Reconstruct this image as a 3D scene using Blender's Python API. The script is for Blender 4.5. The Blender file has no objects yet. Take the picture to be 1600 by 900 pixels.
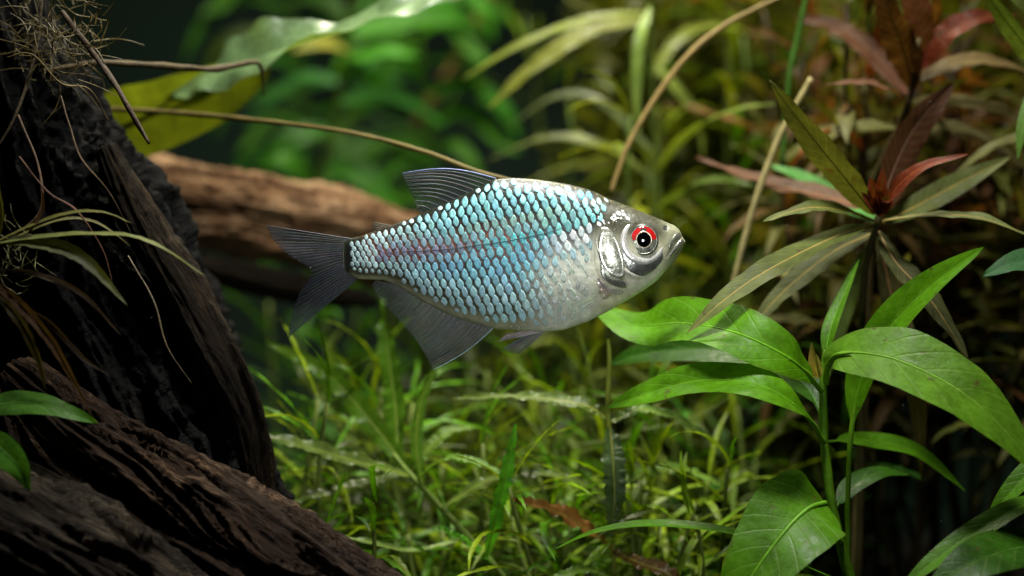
import bpy, math, random
import numpy as np
from mathutils import Vector, Matrix, Euler, noise as mnoise

# ------------------------------------------------------------------ camera, world, light, exposure
PX = 0.17 / 1600.0          # metres per photo pixel in the plane of the fish
DIST = 0.45                 # camera to fish plane
sc = bpy.context.scene
col = sc.collection
random.seed(7)
rng = np.random.default_rng(7)

cam_d = bpy.data.cameras.new('camera')
cam = bpy.data.objects.new('camera', cam_d)
col.objects.link(cam)
cam.location = (0, -DIST, 0)
cam.rotation_euler = (math.radians(90), 0, 0)
cam_d.sensor_width = 36.0
cam_d.lens = 36.0 * DIST / 0.17
cam_d.clip_start = 0.01
cam_d.clip_end = 20.0
cam_d.dof.use_dof = True
cam_d.dof.focus_distance = DIST - 0.003
cam_d.dof.aperture_fstop = 9.5
sc.camera = cam

world = bpy.data.worlds.new('World')
sc.world = world
world.use_nodes = True
bg = world.node_tree.nodes['Background']
bg.inputs['Color'].default_value = (0.30, 0.42, 0.40, 1)
bg.inputs['Strength'].default_value = 0.003

def area(name, loc, target, sx, sy, power, color):
    d = bpy.data.lights.new(name, 'AREA')
    d.shape = 'RECTANGLE'; d.size = sx; d.size_y = sy
    d.energy = power; d.color = color
    o = bpy.data.objects.new(name, d); col.objects.link(o)
    o.location = loc
    o.rotation_euler = (Vector(target) - Vector(loc)).to_track_quat('-Z', 'Y').to_euler()
    return o

def spot(name, loc, target, power, cone, blend, radius, color):
    d = bpy.data.lights.new(name, 'SPOT')
    d.energy = power; d.color = color; d.spot_size = math.radians(cone); d.spot_blend = blend; d.shadow_soft_size = radius
    o = bpy.data.objects.new(name, d); col.objects.link(o)
    o.location = loc
    o.rotation_euler = (Vector(target) - Vector(loc)).to_track_quat('-Z', 'Y').to_euler()
    return o

area('aquarium_lamp', (0.03, -0.06, 0.25), (0.027, -0.004, -0.01), 0.08, 0.045, 0.40, (1.0, 0.98, 0.92)).data.spread = math.radians(75)
area('rear_aquarium_lamp', (0.02, 0.125, 0.25), (0.012, 0.075, 0.0), 0.05, 0.025, 0.52, (1.0, 0.94, 0.70)).data.spread = math.radians(120)
area('back_fill_lamp', (-0.045, 0.18, 0.27), (-0.05, 0.17, 0.0), 0.10, 0.04, 0.30, (1.0, 0.97, 0.80)).data.spread = math.radians(110)  # added fill lamp to brighten the plants at the back
spot('fish_fill_spot', (0.035, -0.36, 0.022), (0.009, 0.0, 0.002), 5.8, 11.0, 0.5, 0.04, (0.95, 0.98, 1.0))  # narrow spot added near the camera to light the fish flank

sc.view_settings.view_transform = 'Standard'
sc.view_settings.look = 'None'
sc.view_settings.gamma = 1.0
sc.view_settings.exposure = -0.55
sc.view_settings.use_curve_mapping = False
sc.render.engine = 'CYCLES'
sc.cycles.use_denoising = True
try:
    sc.cycles.denoiser = 'OPENIMAGEDENOISE'
except Exception:
    pass
sc.cycles.max_bounces = 7
sc.cycles.diffuse_bounces = 1
sc.cycles.glossy_bounces = 3
sc.cycles.transmission_bounces = 4
sc.cycles.transparent_max_bounces = 16
sc.cycles.caustics_reflective = False
sc.cycles.caustics_refractive = False
sc.cycles.sample_clamp_indirect = 4.0

# ------------------------------------------------------------------ helpers
def P(px, py, y=0.0):
    """photo pixel at depth y (mm behind the fish plane) -> point in the tank"""
    k = 1.0 + y * 0.001 / DIST
    return Vector(((px - 800) * PX * k, y * 0.001, (450 - py) * PX * k))

def lin(h):
    h = h.lstrip('#')
    r = [int(h[i:i + 2], 16) / 255 for i in (0, 2, 4)]
    return tuple((x / 12.92 if x <= 0.04045 else ((x + 0.055) / 1.055) ** 2.4) for x in r)

def catmull(pts, n, vals=None):
    pts = np.array([tuple(p) for p in pts], float)
    if len(pts) == 2:
        t = np.linspace(0, 1, n)[:, None]
        return pts[0] * (1 - t) + pts[1] * t
    ext = np.vstack([2 * pts[0] - pts[1], pts, 2 * pts[-1] - pts[-2]])
    m = len(pts) - 1
    out = []
    for q in np.linspace(0, m, n):
        i = min(int(q), m - 1); t = q - i
        p0, p1, p2, p3 = ext[i], ext[i + 1], ext[i + 2], ext[i + 3]
        out.append(0.5 * ((2 * p1) + (-p0 + p2) * t + (2 * p0 - 5 * p1 + 4 * p2 - p3) * t * t + (-p0 + 3 * p1 - 3 * p2 + p3) * t ** 3))
    return np.array(out)

def mesh(name, verts, faces, mat=None, uvs=None, smooth=True, cols=None):
    me = bpy.data.meshes.new(name)
    me.from_pydata([tuple(map(float, v)) for v in verts], [], faces)
    if smooth:
        me.polygons.foreach_set('use_smooth', [True] * len(me.polygons))
    li = np.zeros(len(me.loops), dtype=np.int32)
    me.loops.foreach_get('vertex_index', li)
    if uvs is not None:
        l = me.uv_layers.new(name='UVMap')
        l.data.foreach_set('uv', np.asarray(uvs, dtype=np.float32)[li].ravel())
    if cols is not None:
        a = me.color_attributes.new('pigment', 'FLOAT_COLOR', 'POINT')
        c = np.ones((len(verts), 4), dtype=np.float32); c[:, :3] = cols
        a.data.foreach_set('color', c.ravel())
    if mat is not None:
        me.materials.append(mat)
    me.update()
    return me

def link(name, me, parent=None, color=None, loc=None):
    o = bpy.data.objects.new(name, me)
    col.objects.link(o)
    if parent is not None:
        o.parent = parent
    if color is not None:
        o.color = (*color[:3], 1)
    if loc is not None:
        o.location = loc
    return o

def tag(o, label=None, cat=None, group=None, kind=None):
    if label: o['label'] = label
    if cat: o['category'] = cat
    if group: o['group'] = group
    if kind: o['kind'] = kind
    return o

def root(name, loc, label, cat, group=None):
    o = bpy.data.objects.new(name, None)
    o.empty_display_size = 0.005
    col.objects.link(o)
    o.location = loc
    return tag(o, label, cat, group)

def frames(path):
    T = np.gradient(path, axis=0)
    T /= np.linalg.norm(T, axis=1)[:, None] + 1e-12
    return T

def tube_data(path, radii, nv=8, cap=True, disp=None, ref=(0.3, 1.0, 0.2)):
    path = np.asarray(path); n = len(path)
    T = frames(path)
    r = np.interp(np.linspace(0, 1, n), np.linspace(0, 1, len(radii)), radii)
    lens = np.concatenate([[0], np.cumsum(np.linalg.norm(np.diff(path, axis=0), axis=1))])
    V, UV, F = [], [], []
    A0 = np.array(ref, float)
    for i in range(n):
        t = T[i]
        A = A0 - t * np.dot(A0, t); A /= np.linalg.norm(A) + 1e-12
        A0 = A
        B = np.cross(t, A)
        for j in range(nv):
            a = 2 * math.pi * j / nv
            d = A * math.cos(a) + B * math.sin(a)
            rr = r[i]
            if disp is not None:
                rr = rr * disp(lens[i], a, r[i])
            V.append(path[i] + d * rr); UV.append((lens[i], j / nv))
    for i in range(n - 1):
        for j in range(nv):
            k = (j + 1) % nv
            F.append((i * nv + j, i * nv + k, (i + 1) * nv + k, (i + 1) * nv + j))
    if cap:
        V.append(path[0]); UV.append((0, 0)); c0 = len(V) - 1
        V.append(path[-1]); UV.append((lens[-1], 0)); c1 = len(V) - 1
        for j in range(nv):
            k = (j + 1) % nv
            F.append((c0, k, j)); F.append((c1, (n - 1) * nv + j, (n - 1) * nv + k))
    return V, F, UV

# ------------------------------------------------------------------ materials
class NT:
    def __init__(self, name):
        self.m = bpy.data.materials.new(name); self.m.use_nodes = True
        self.t = self.m.node_tree
        self.b = self.t.nodes['Principled BSDF']; self.out = self.t.nodes['Material Output']
    def n(self, typ, ins=None, **kw):
        x = self.t.nodes.new(typ)
        for k, v in kw.items(): setattr(x, k, v)
        for k, v in (ins or {}).items(): self.s(x.inputs[k], v)
        return x
    def s(self, sock, v):
        if isinstance(v, bpy.types.NodeSocket): self.t.links.new(v, sock)
        else: sock.default_value = v
    def math(self, op, a, b=0.0, clamp=False):
        x = self.n('ShaderNodeMath', operation=op, use_clamp=clamp)
        self.s(x.inputs[0], a); self.s(x.inputs[1], b); return x.outputs[0]
    def mix(self, f, a, b, mode='MIX'):
        x = self.n('ShaderNodeMix', data_type='RGBA', blend_type=mode)
        self.s(x.inputs[0], f); self.s(x.inputs[6], a); self.s(x.inputs[7], b); return x.outputs[2]
    def noise(self, scale, vec=None, detail=4.0, rough=0.6):
        x = self.n('ShaderNodeTexNoise', {'Scale': scale, 'Detail': detail, 'Roughness': rough})
        if vec is not None: self.s(x.inputs['Vector'], vec)
        return x.outputs['Fac']
    def ramp(self, f, stops):
        x = self.n('ShaderNodeValToRGB'); e = x.color_ramp.elements
        while len(e) < len(stops): e.new(0.5)
        for k, (p, c) in zip(e, stops): k.position = p; k.color = (*c[:3], 1)
        self.s(x.inputs[0], f); return x.outputs[0]
    def rng(self, v, a, b, c, d):
        x = self.n('ShaderNodeMapRange', {'From Min': a, 'From Max': b, 'To Min': c, 'To Max': d}); self.s(x.inputs[0], v); return x.outputs[0]
    def bump(self, h, strength, dist):
        x = self.n('ShaderNodeBump', {'Strength': strength, 'Distance': dist}); self.s(x.inputs['Height'], h); return x.outputs[0]

def leaf_material(name, rough=0.38, transl=0.35, vein=0.5, spots=0.5, nveins=11.0):
    N = NT(name)
    uv = N.n('ShaderNodeUVMap').outputs[0]
    sep = N.n('ShaderNodeSeparateXYZ', {0: uv})
    u, v = sep.outputs[0], sep.outputs[1]
    oi = N.n('ShaderNodeObjectInfo')
    base = oi.outputs['Color']
    rnd = oi.outputs['Random']
    geo = N.n('ShaderNodeNewGeometry').outputs['Position']
    av = N.math('ABSOLUTE', N.math('SUBTRACT', v, 0.5))          # 0 midrib .. 0.5 edge
    n1 = N.noise(160.0, geo, 5.0)
    n2 = N.noise(900.0, geo, 3.0)
    var = N.math('ADD', N.rng(n1, 0.3, 0.7, 0.62, 1.3), N.rng(n2, 0.3, 0.7, -0.14, 0.14))
    c = N.mix(1.0, base, N.n('ShaderNodeCombineColor', {0: var, 1: var, 2: var}).outputs[0], 'MULTIPLY')
    # side veins sweep forward from the midrib
    ph = N.math('SUBTRACT', N.math('MULTIPLY', u, nveins), N.math('MULTIPLY', av, 3.2))
    fr = N.math('ABSOLUTE', N.math('SUBTRACT', N.math('FRACT', N.math('ADD', ph, N.math('MULTIPLY', n1, 0.35))), 0.5))
    vn = N.rng(fr, 0.0, 0.09, 1.0, 0.0)
    mid = N.rng(av, 0.0, 0.035, 1.0, 0.0)
    lite = N.mix(0.4, base, (0.34, 0.42, 0.10, 1))
    c = N.mix(N.math('MULTIPLY', vn, 0.35 * vein), c, lite)
    c = N.mix(N.math('MULTIPLY', mid, 0.6), c, lite)
    # brown age spots and old margins
    sp = N.rng(N.noise(420.0, geo, 2.0), 0.66, 0.74, 0.0, spots)
    ed = N.math('MULTIPLY', N.rng(av, 0.40, 0.5, 0.0, 1.0), N.rng(n1, 0.5, 0.72, 0.0, 0.6))
    c = N.mix(N.math('MAXIMUM', sp, ed, True), c, (0.07, 0.045, 0.015, 1))
    N.s(N.b.inputs['Base Color'], c)
    N.s(N.b.inputs['Roughness'], N.rng(n2, 0.3, 0.7, rough - 0.08, rough + 0.14))
    N.b.inputs['Specular IOR Level'].default_value = 0.11
    h = N.math('ADD', N.math('MULTIPLY', vn, -0.6 * vein), N.math('ADD', N.math('MULTIPLY', mid, -0.8), N.math('MULTIPLY', n2, 0.7)))
    bmp = N.bump(h, 0.32, 0.0004)
    N.s(N.b.inputs['Normal'], bmp)
    tr = N.n('ShaderNodeBsdfTranslucent')
    N.s(tr.inputs['Color'], N.mix(1.0, c, (1.5, 1.45, 0.5, 1), 'MULTIPLY'))
    mx = N.n('ShaderNodeMixShader', {0: transl})
    N.t.links.new(N.b.outputs[0], mx.inputs[1]); N.t.links.new(tr.outputs[0], mx.inputs[2])
    N.t.links.new(mx.outputs[0], N.out.inputs[0])
    return N.m

M = {}
M['leaf'] = leaf_material('leaf_green', 0.38, 0.32, 0.45, 0.7)
M['leaf_gloss'] = leaf_material('leaf_gloss', 0.30, 0.25, 0.4, 0.3, 14.0)
M['leaf_gloss'].node_tree.nodes['Principled BSDF'].inputs['Specular IOR Level'].default_value = 0.9
M['leaf_old'] = leaf_material('leaf_weathered', 0.48, 0.30, 0.7, 0.9, 15.0)
M['leaf_thin'] = leaf_material('leaf_thin', 0.28, 0.28, 0.15, 0.45)
M['leaf_thin'].node_tree.nodes['Principled BSDF'].inputs['Specular IOR Level'].default_value = 0.13

def simple(name, base, rough=0.5, var=0.4, scale=400.0, bump=0.4, bd=0.0003, metal=0.0, use_obj=False, spec=0.5):
    N = NT(name)
    geo = N.n('ShaderNodeNewGeometry').outputs['Position']
    n1 = N.noise(scale, geo, 6.0, 0.65)
    k = N.rng(n1, 0.25, 0.75, 1 - var, 1 + var)
    kc = N.n('ShaderNodeCombineColor', {0: k, 1: k, 2: k}).outputs[0]
    b = N.n('ShaderNodeObjectInfo').outputs['Color'] if use_obj else (*base, 1)
    N.s(N.b.inputs['Base Color'], N.mix(1.0, b, kc, 'MULTIPLY'))
    N.s(N.b.inputs['Roughness'], N.rng(n1, 0.3, 0.7, rough - 0.1, rough + 0.1))
    N.b.inputs['Metallic'].default_value = metal
    N.b.inputs['Specular IOR Level'].default_value = spec
    N.s(N.b.inputs['Normal'], N.bump(n1, bump, bd))
    return N.m

M['stem'] = simple('plant_stem', (0.1, 0.2, 0.03), 0.5, 0.35, 500.0, 0.3, 0.0002, use_obj=True, spec=0.15)
M['twig'] = simple('twig_bark', (0.1, 0.06, 0.03), 0.7, 0.6, 700.0, 0.8, 0.0004, use_obj=True)
M['moss'] = simple('moss_strand', (0.1, 0.1, 0.02), 0.5, 0.5, 300.0, 0.2, 0.0002, use_obj=True)

def wood_material(name, dark, mid, light, bias=0.0, us=35.0, vs=26.0):
    N = NT(name)
    uv = N.n('ShaderNodeUVMap').outputs[0]
    mp = N.n('ShaderNodeMapping', {'Vector': uv, 'Scale': (us, vs, 1.0)}).outputs[0]
    geo = N.n('ShaderNodeNewGeometry').outputs['Position']
    warp = N.noise(60.0, geo, 3.0)
    off = N.n('ShaderNodeCombineXYZ', {0: 0.0, 1: N.math('MULTIPLY', warp, 5.0), 2: 0.0}).outputs[0]
    va = N.n('ShaderNodeVectorMath', operation='ADD'); N.s(va.inputs[0], mp); N.s(va.inputs[1], off)
    g1 = N.noise(1.0, va.outputs[0], 8.0, 0.68)
    mp2 = N.n('ShaderNodeMapping', {'Vector': uv, 'Scale': (us * 3.2, vs * 4.0, 1.0)}).outputs[0]
    g2 = N.noise(1.0, mp2, 5.0, 0.7)
    b1 = N.noise(45.0, geo, 5.0, 0.6)
    f = N.math('ADD', N.math('MULTIPLY', g1, 0.7), N.math('ADD', N.math('MULTIPLY', g2, 0.32), N.math('MULTIPLY', b1, 0.35)))
    f = N.rng(f, 0.42 - bias, 0.98 - bias, 0.0, 1.0)
    c = N.ramp(f, [(0.0, dark), (0.45, mid), (0.78, light), (1.0, [min(1, x * 1.5) for x in light])])
    N.s(N.b.inputs['Base Color'], c)
    N.b.inputs['Roughness'].default_value = 0.72
    N.b.inputs['Specular IOR Level'].default_value = 0.12
    h = N.math('ADD', g1, N.math('MULTIPLY', g2, 0.6))
    N.s(N.b.inputs['Normal'], N.bump(h, 1.0, 0.0024))
    return N.m

M['wood_black'] = wood_material('wood_black', (0.0015, 0.0015, 0.0016), (0.004, 0.004, 0.0042), (0.024, 0.017, 0.010), -0.10, 110.0, 9.0)
M['wood_brown'] = wood_material('wood_brown', (0.006, 0.004, 0.003), (0.034, 0.019, 0.011), (0.26, 0.16, 0.09), -0.05)
M['wood_grey'] = wood_material('wood_grey', (0.006, 0.005, 0.004), (0.026, 0.019, 0.013), (0.18, 0.135, 0.085), -0.05)
M['wood_root'] = wood_material('wood_root', (0.006, 0.005, 0.004), (0.025, 0.017, 0.010), (0.12, 0.08, 0.045), -0.06, 60.0, 12.0)
M['wood_tan'] = wood_material('wood_tan', (0.02, 0.009, 0.005), (0.21, 0.11, 0.052), (0.60, 0.39, 0.22), 0.0, 60.0, 10.0)

# ------------------------------------------------------------------ setting
def ground_z(x, y):
    return -0.080 + 0.03 * max(0.0, y - 0.05) + 0.004 * mnoise.noise((x * 20, y * 20, 0.3))

N = NT('substrate_soil')
geo = N.n('ShaderNodeNewGeometry').outputs['Position']
nn = N.noise(350.0, geo, 6.0, 0.7)
N.s(N.b.inputs['Base Color'], N.ramp(nn, [(0.3, (0.006, 0.005, 0.004)), (0.6, (0.03, 0.024, 0.016)), (0.8, (0.07, 0.055, 0.035))]))
N.b.inputs['Roughness'].default_value = 0.9
N.s(N.b.inputs['Normal'], N.bump(nn, 1.0, 0.002))
M['soil'] = N.m
gx = np.linspace(-0.32, 0.32, 90); gy = np.linspace(-0.08, 0.36, 70)
V = [(x, y, ground_z(x, y) + 0.0008 * mnoise.noise((x * 300, y * 300, 1.0))) for y in gy for x in gx]
F = [(j * 90 + i, j * 90 + i + 1, (j + 1) * 90 + i + 1, (j + 1) * 90 + i) for j in range(69) for i in range(89)]
tag(link('ground', mesh('ground', V, F, M['soil'])), kind='structure')

N = NT('tank_back')
geo = N.n('ShaderNodeNewGeometry').outputs['Position']
nb = N.noise(9.0, geo, 3.0)
N.s(N.b.inputs['Base Color'], N.ramp(nb, [(0.3, (0.004, 0.018, 0.011)), (0.7, (0.014, 0.050, 0.030))]))
N.b.inputs['Roughness'].default_value = 0.8
M['back'] = N.m
V = [(-0.4, 0.34, -0.12), (0.4, 0.34, -0.12), (0.4, 0.34, 0.4), (-0.4, 0.34, 0.4), (-0.4, 0.346, -0.12), (0.4, 0.346, -0.12), (0.4, 0.346, 0.4), (-0.4, 0.346, 0.4)]
F = [(0, 1, 2, 3), (5, 4, 7, 6), (0, 4, 5, 1), (3, 2, 6, 7), (1, 5, 6, 2), (0, 3, 7, 4)]
tag(link('background_wall', mesh('background_wall', V, F, M['back'], smooth=False)), kind='structure')

# ------------------------------------------------------------------ driftwood
def wood(name, label, pts, radii_px, mat, nu=170, nv=110, big=0.22, fib0=0.10, seed=0.0, rough=0.025):
    path = catmull([P(*p) for p in pts], nu)
    rad = [r * PX for r in radii_px]
    def disp(l, a, r):
        a = a + 0.45 * mnoise.noise((math.cos(a) * 1.3, math.sin(a) * 1.3 + seed, l * 28)) + 0.16 * mnoise.noise((math.cos(a) * 4, math.sin(a) * 4 + seed, l * 80))
        ca, sa = math.cos(a), math.sin(a)
        fib = fib0 * (0.45 + 1.5 * max(0.0, 0.5 + mnoise.noise((ca * 2 + seed, sa * 2 + 7, l * 40))))
        q = 1.0
        q += big * mnoise.noise((ca * 1.1 + seed, sa * 1.1, l * 22))
        q += big * 0.55 * mnoise.noise((ca * 2.6 + seed, sa * 2.6, l * 45 + 4))
        rid = 1 - abs(mnoise.noise((ca * 5.5 + seed, sa * 5.5, l * 16))) * 2
        q += fib * (rid - 0.4)
        rid = 1 - abs(mnoise.noise((ca * 13 + seed, sa * 13, l * 38))) * 2
        q += fib * 0.5 * (rid - 0.4)
        q += fib * 0.6 * (0.5 - abs(mnoise.noise((ca * 28 + seed, sa * 28, l * 70 + 2 * ca))))
        q += fib * 0.25 * mnoise.noise((ca * 60, sa * 60 + seed, l * 260))
        q += rough * (mnoise.noise((ca * 15, sa * 15 + seed, l * 330)) + 0.6 * mnoise.noise((ca * 34, sa * 34 + seed, l * 700)))
        return q
    V, F, UV = tube_data(path, rad, nv, True, disp)
    c = path[0]
    o = link(name, mesh(name, np.array(V) - c, F, mat, UV), loc=Vector(c))
    return tag(o, label, 'driftwood')

wood('driftwood', 'near-black driftwood trunk leaning down beneath the rooty moss tuft',
     [(-40, -30, 30), (10, 130, 28), (50, 290, 26), (120, 450, 24), (215, 620, 22), (290, 760, 22), (350, 960, 22)],
     [80, 118, 150, 160, 165, 140, 120], M['wood_black'], 340, 240, 0.42, 0.13, 3.1, 0.06)
wood('driftwood', 'tan brown driftwood log lying behind the tail of the fish',
     [(60, 255, 95), (210, 300, 90), (380, 335, 88), (520, 365, 92), (660, 400, 100), (790, 440, 110)],
     [40, 62, 62, 62, 55, 40], M['wood_tan'], 220, 140, 0.50, 0.20, 7.7, 0.08)
wood('driftwood', 'brown fibrous driftwood branch sloping down under the dark trunk',
     [(20, 600, 4), (120, 690, -2), (260, 790, -6), (400, 880, -8), (560, 985, -10), (690, 1060, -10)],
     [50, 72, 84, 88, 88, 80], M['wood_brown'], 330, 230, 0.20, 0.15, 11.3)
wood('driftwood', 'grey-brown weathered driftwood piece below the brown fibrous branch',
     [(-120, 760, -14), (0, 830, -16), (120, 900, -18), (260, 980, -18), (380, 1040, -18)],
     [80, 96, 98, 90, 80], M['wood_grey'], 260, 200, 0.20, 0.14, 19.9)

wood('driftwood', 'low dark brown driftwood limb below the tan log',
     [(300, 415, 84), (400, 438, 82), (480, 452, 84), (540, 462, 88), (590, 470, 92)], [20, 26, 24, 18, 8], M['wood_root'], 110, 70, 0.3, 0.16, 5.5)
wood('driftwood', 'dull brown root running down the edge of the black trunk',
     [(165, 230, 10), (215, 340, 8), (285, 455, 6), (345, 565, 6), (385, 660, 8), (405, 790, 10)], [14, 26, 32, 30, 26, 20], M['wood_root'], 200, 70, 0.35, 0.2, 8.5)

def strand(name, pts, r_px, mat, color, label=None, cat=None, group=None, nu=26, nv=7, rough=0.12, parent=None, seed=0.0):
    path = catmull([P(*p) for p in pts], nu)
    def disp(l, a, r):
        return 1 + rough * 2.5 * mnoise.noise((math.cos(a) + seed, math.sin(a), l * 260))
    rad = [x * PX for x in (r_px if isinstance(r_px, (list, tuple)) else [r_px, r_px])]
    V, F, UV = tube_data(path, rad, nv, True, disp)
    if parent is not None:
        return link(name, mesh(name, np.array(V) - np.array(parent.location), F, mat, UV), parent, color)
    o = link(name, mesh(name, np.array(V) - path[0], F, mat, UV), color=color, loc=Vector(path[0]))
    return tag(o, label, cat, group)

# ------------------------------------------------------------------ leaves
def leaf_data(path, width, nrm, fold=0.12, wave=0.0, freq=6.0, prof=(0.75, 0.8), petiole=0.0, twist=0.0, seed=0.0, nv=8, serr=0.0, thick=0.0):
    """blade along path (n,3); nrm = direction its upper face looks to"""
    n = len(path); T = frames(path)
    nrm = np.array(nrm, float)
    us = np.linspace(0, 1, n)
    V, UV, F = [], [], []
    for i in range(n):
        u = us[i]
        W = np.cross(T[i], nrm); W /= np.linalg.norm(W) + 1e-9
        Nn = np.cross(W, T[i])
        a = twist * (u - 0.3)
        W, Nn = W * math.cos(a) + Nn * math.sin(a), Nn * math.cos(a) - W * math.sin(a)
        if u < petiole:
            w = width * 0.055
        else:
            q = (u - petiole) / (1 - petiole)
            w = width * 0.5 * max(0.0, math.sin(math.pi * q ** prof[0])) ** prof[1]
            w = max(w, width * (0.05 * (1 - q) + 0.004))
        for j in range(nv + 1):
            t = 2 * j / nv - 1
            side = 0.0 if t < 0 else 1.9
            e = abs(t)
            ww = w * (1 + 2.2 * serr * e * e * (mnoise.noise((freq * 5.5 * u, seed * 3 + side * 3, 8.0)) + 0.6 * mnoise.noise((freq * 13 * u, seed + side * 4, 9.0))))
            z = fold * e * w * 1.6 - fold * 0.5 * w * e * e
            z += wave * 1.7 * width * e * e * mnoise.noise((freq * 1.6 * u, seed * 3.7 + side * 5, 0.5)) * min(1, u * 4)
            z += wave * 0.8 * width * e * mnoise.noise((freq * 3.9 * u, seed * 2.1 + side * 7, 2.5))
            V.append(path[i] + W * (t * ww) + Nn * z); UV.append((u, j / nv))
    m = nv + 1
    for i in range(n - 1):
        for j in range(nv):
            F.append((i * m + j, i * m + j + 1, (i + 1) * m + j + 1, (i + 1) * m + j))
    return V, F, UV

def leaf(parent, pts, width, color, nrm=(0, -0.6, 0.8), mat='leaf', name='leaf', midrib=True, nu=40, nv=10, mr=1.0, mcol=None, label=None, **kw):
    path = catmull([P(*p) for p in pts], nu)
    V, F, UV = leaf_data(path, width * PX, nrm, nv=nv, **kw)
    base = np.array(parent.location)
    o = link(name, mesh(name, np.array(V) - base, F, M[mat], UV), parent, color)
    if label: o['label'] = label
    if midrib:
        Wd = np.array(nrm, float)
        off = Wd / np.linalg.norm(Wd)
        r0 = max(1.1, width * 0.022) * PX * mr
        V2, F2, UV2 = tube_data(path - off * r0 * 0.25, [r0 * 1.5, r0 * 1.1, r0 * 0.8, r0 * 0.25], 6)
        link('midrib', mesh('midrib', np.array(V2) - base, F2, M['stem'], UV2), o, mcol or tuple(x * 1.2 for x in color))
    return o

G_BRIGHT = (0.075, 0.215, 0.004)
G_MID = (0.058, 0.165, 0.004)
G_DEEP = (0.022, 0.075, 0.004)
G_OLIVE = (0.085, 0.105, 0.022)
G_PALE = (0.085, 0.13, 0.022)
G_YEL = (0.20, 0.25, 0.025)
C_RED = (0.12, 0.022, 0.008)
C_DRED = (0.06, 0.024, 0.012)
C_PINK = (0.12, 0.055, 0.030)
C_BRN = (0.27, 0.12, 0.03)

# --- broad-leaved plant at the right
b = P(1345, 960, 0)
pl = root('broad_leaf_plant', b, 'bright green broad-leaved stem plant with a pale bud beside the fish head', 'plant')
strand('stem', [(1345, 960, 0), (1322, 880, 0), (1300, 790, 0), (1289, 700, 1), (1286, 620, 1), (1288, 560, 1), (1291, 548, 1)], [9.5, 9, 8, 7, 6.5, 5, 4], M['stem'], (0.075, 0.18, 0.006), parent=pl)
leaf(pl, [(1283, 612, 0), (1262, 585, -3), (1225, 555, -6), (1150, 520, -4), (1065, 505, 6), (990, 508, 14), (925, 472, 26)], 104, G_BRIGHT, (0.1, -0.84, 0.54), petiole=0.06, wave=0.06, freq=2.5, prof=(1.25, 0.75), fold=0.12, serr=0.012)
leaf(pl, [(1285, 690, 0), (1268, 660, -5), (1235, 628, -9), (1180, 600, -9), (1100, 594, -5), (1020, 612, -1), (946, 637, 2)], 72, G_BRIGHT, (0.08, -0.74, 0.67), petiole=0.12, wave=0.07, freq=2.2, fold=0.2, prof=(1.15, 0.8), seed=1.0, serr=0.012)
leaf(pl, [(1286, 650, 4), (1255, 600, 9), (1190, 562, 14), (1110, 545, 18), (1010, 552, 24), (950, 570, 27)], 84, G_DEEP, (0.05, -0.75, 0.66), petiole=0.08, wave=0.03, freq=1.4, fold=0.2, seed=2.0)  # same plant's leaf coloured darker, its shadow put into the green
leaf(pl, [(1290, 590, 1), (1300, 560, -2), (1330, 551, -5), (1400, 562, -9), (1490, 605, -13), (1560, 662, -15), (1625, 742, -16)], 118, (0.085, 0.20, 0.010), (0.25, -0.82, 0.52), petiole=0.08, wave=0.05, freq=2.2, fold=0.14, prof=(1.12, 0.78), seed=0.5, serr=0.012)
leaf(pl, [(1325, 880, 3), (1325, 760, 3), (1332, 660, 3), (1352, 575, 2), (1400, 500, 0), (1462, 440, -2), (1537, 386, -4)], 62, G_BRIGHT, (-0.35, -0.8, 0.5), petiole=0.34, wave=0.03, freq=1.5, fold=0.35, prof=(0.85, 0.72), seed=3.0, mr=0.8)
leaf(pl, [(1289, 565, 3), (1296, 520, 5), (1312, 475, 8), (1343, 405, 12)], 27, G_MID, (-0.5, -0.8, 0.3), wave=0.04, freq=1.5, fold=0.3, petiole=0.08)
leaf(pl, [(1290, 786, -6), (1262, 796, -9), (1225, 832, -13), (1172, 905, -16), (1125, 990, -17)], 150, G_MID, (-0.3, -0.9, 0.32), wave=0.05, freq=1.8, fold=0.10, prof=(0.62, 0.62), seed=4.0, serr=0.01)
strand('petiole', [(1314, 850, -1), (1300, 818, -3), (1288, 792, -5), (1280, 786, -7)], [5, 4, 3, 1.8], M['stem'], (0.085, 0.20, 0.006), parent=pl)
strand('petiole', [(1290, 600, 1), (1294, 572, -1), (1306, 556, -4), (1330, 551, -6)], [5.5, 5, 4.5, 1.8], M['stem'], (0.085, 0.20, 0.006), parent=pl)
strand('petiole', [(1284, 612, 0), (1262, 584, -3), (1232, 560, -6)], [4.5, 4, 1.8], M['stem'], (0.085, 0.20, 0.006), parent=pl)
strand('petiole', [(1287, 692, 0), (1268, 660, -5), (1238, 630, -9)], [4.5, 4, 1.6], M['stem'], (0.085, 0.20, 0.006), parent=pl)
strand('petiole', [(1326, 885, 3), (1325, 760, 3), (1332, 660, 3), (1345, 600, 3)], [5, 4.5, 4, 1.8], M['stem'], (0.085, 0.20, 0.006), parent=pl)
leaf(pl, [(1305, 905, 2), (1250, 880, 0), (1190, 845, -2), (1110, 826, -3), (1010, 820, -2), (930, 832, 0), (868, 857, 2)], 30, G_MID, (0.05, -0.35, 0.93), petiole=0.3, wave=0.03, freq=1.5, fold=0.2, seed=1.4)
leaf(pl, [(1302, 800, 6), (1330, 760, 9), (1375, 738, 12), (1420, 742, 14)], 40, G_DEEP, (0.1, -0.5, 0.85), wave=0.04, freq=1.2, petiole=0.1)
leaf(pl, [(1290, 690, 10), (1350, 688, 16), (1430, 705, 18), (1508, 768, 18)], 42, G_MID, (0.1, -0.6, 0.8), wave=0.04, freq=1.4, petiole=0.1, seed=2.2)
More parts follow.
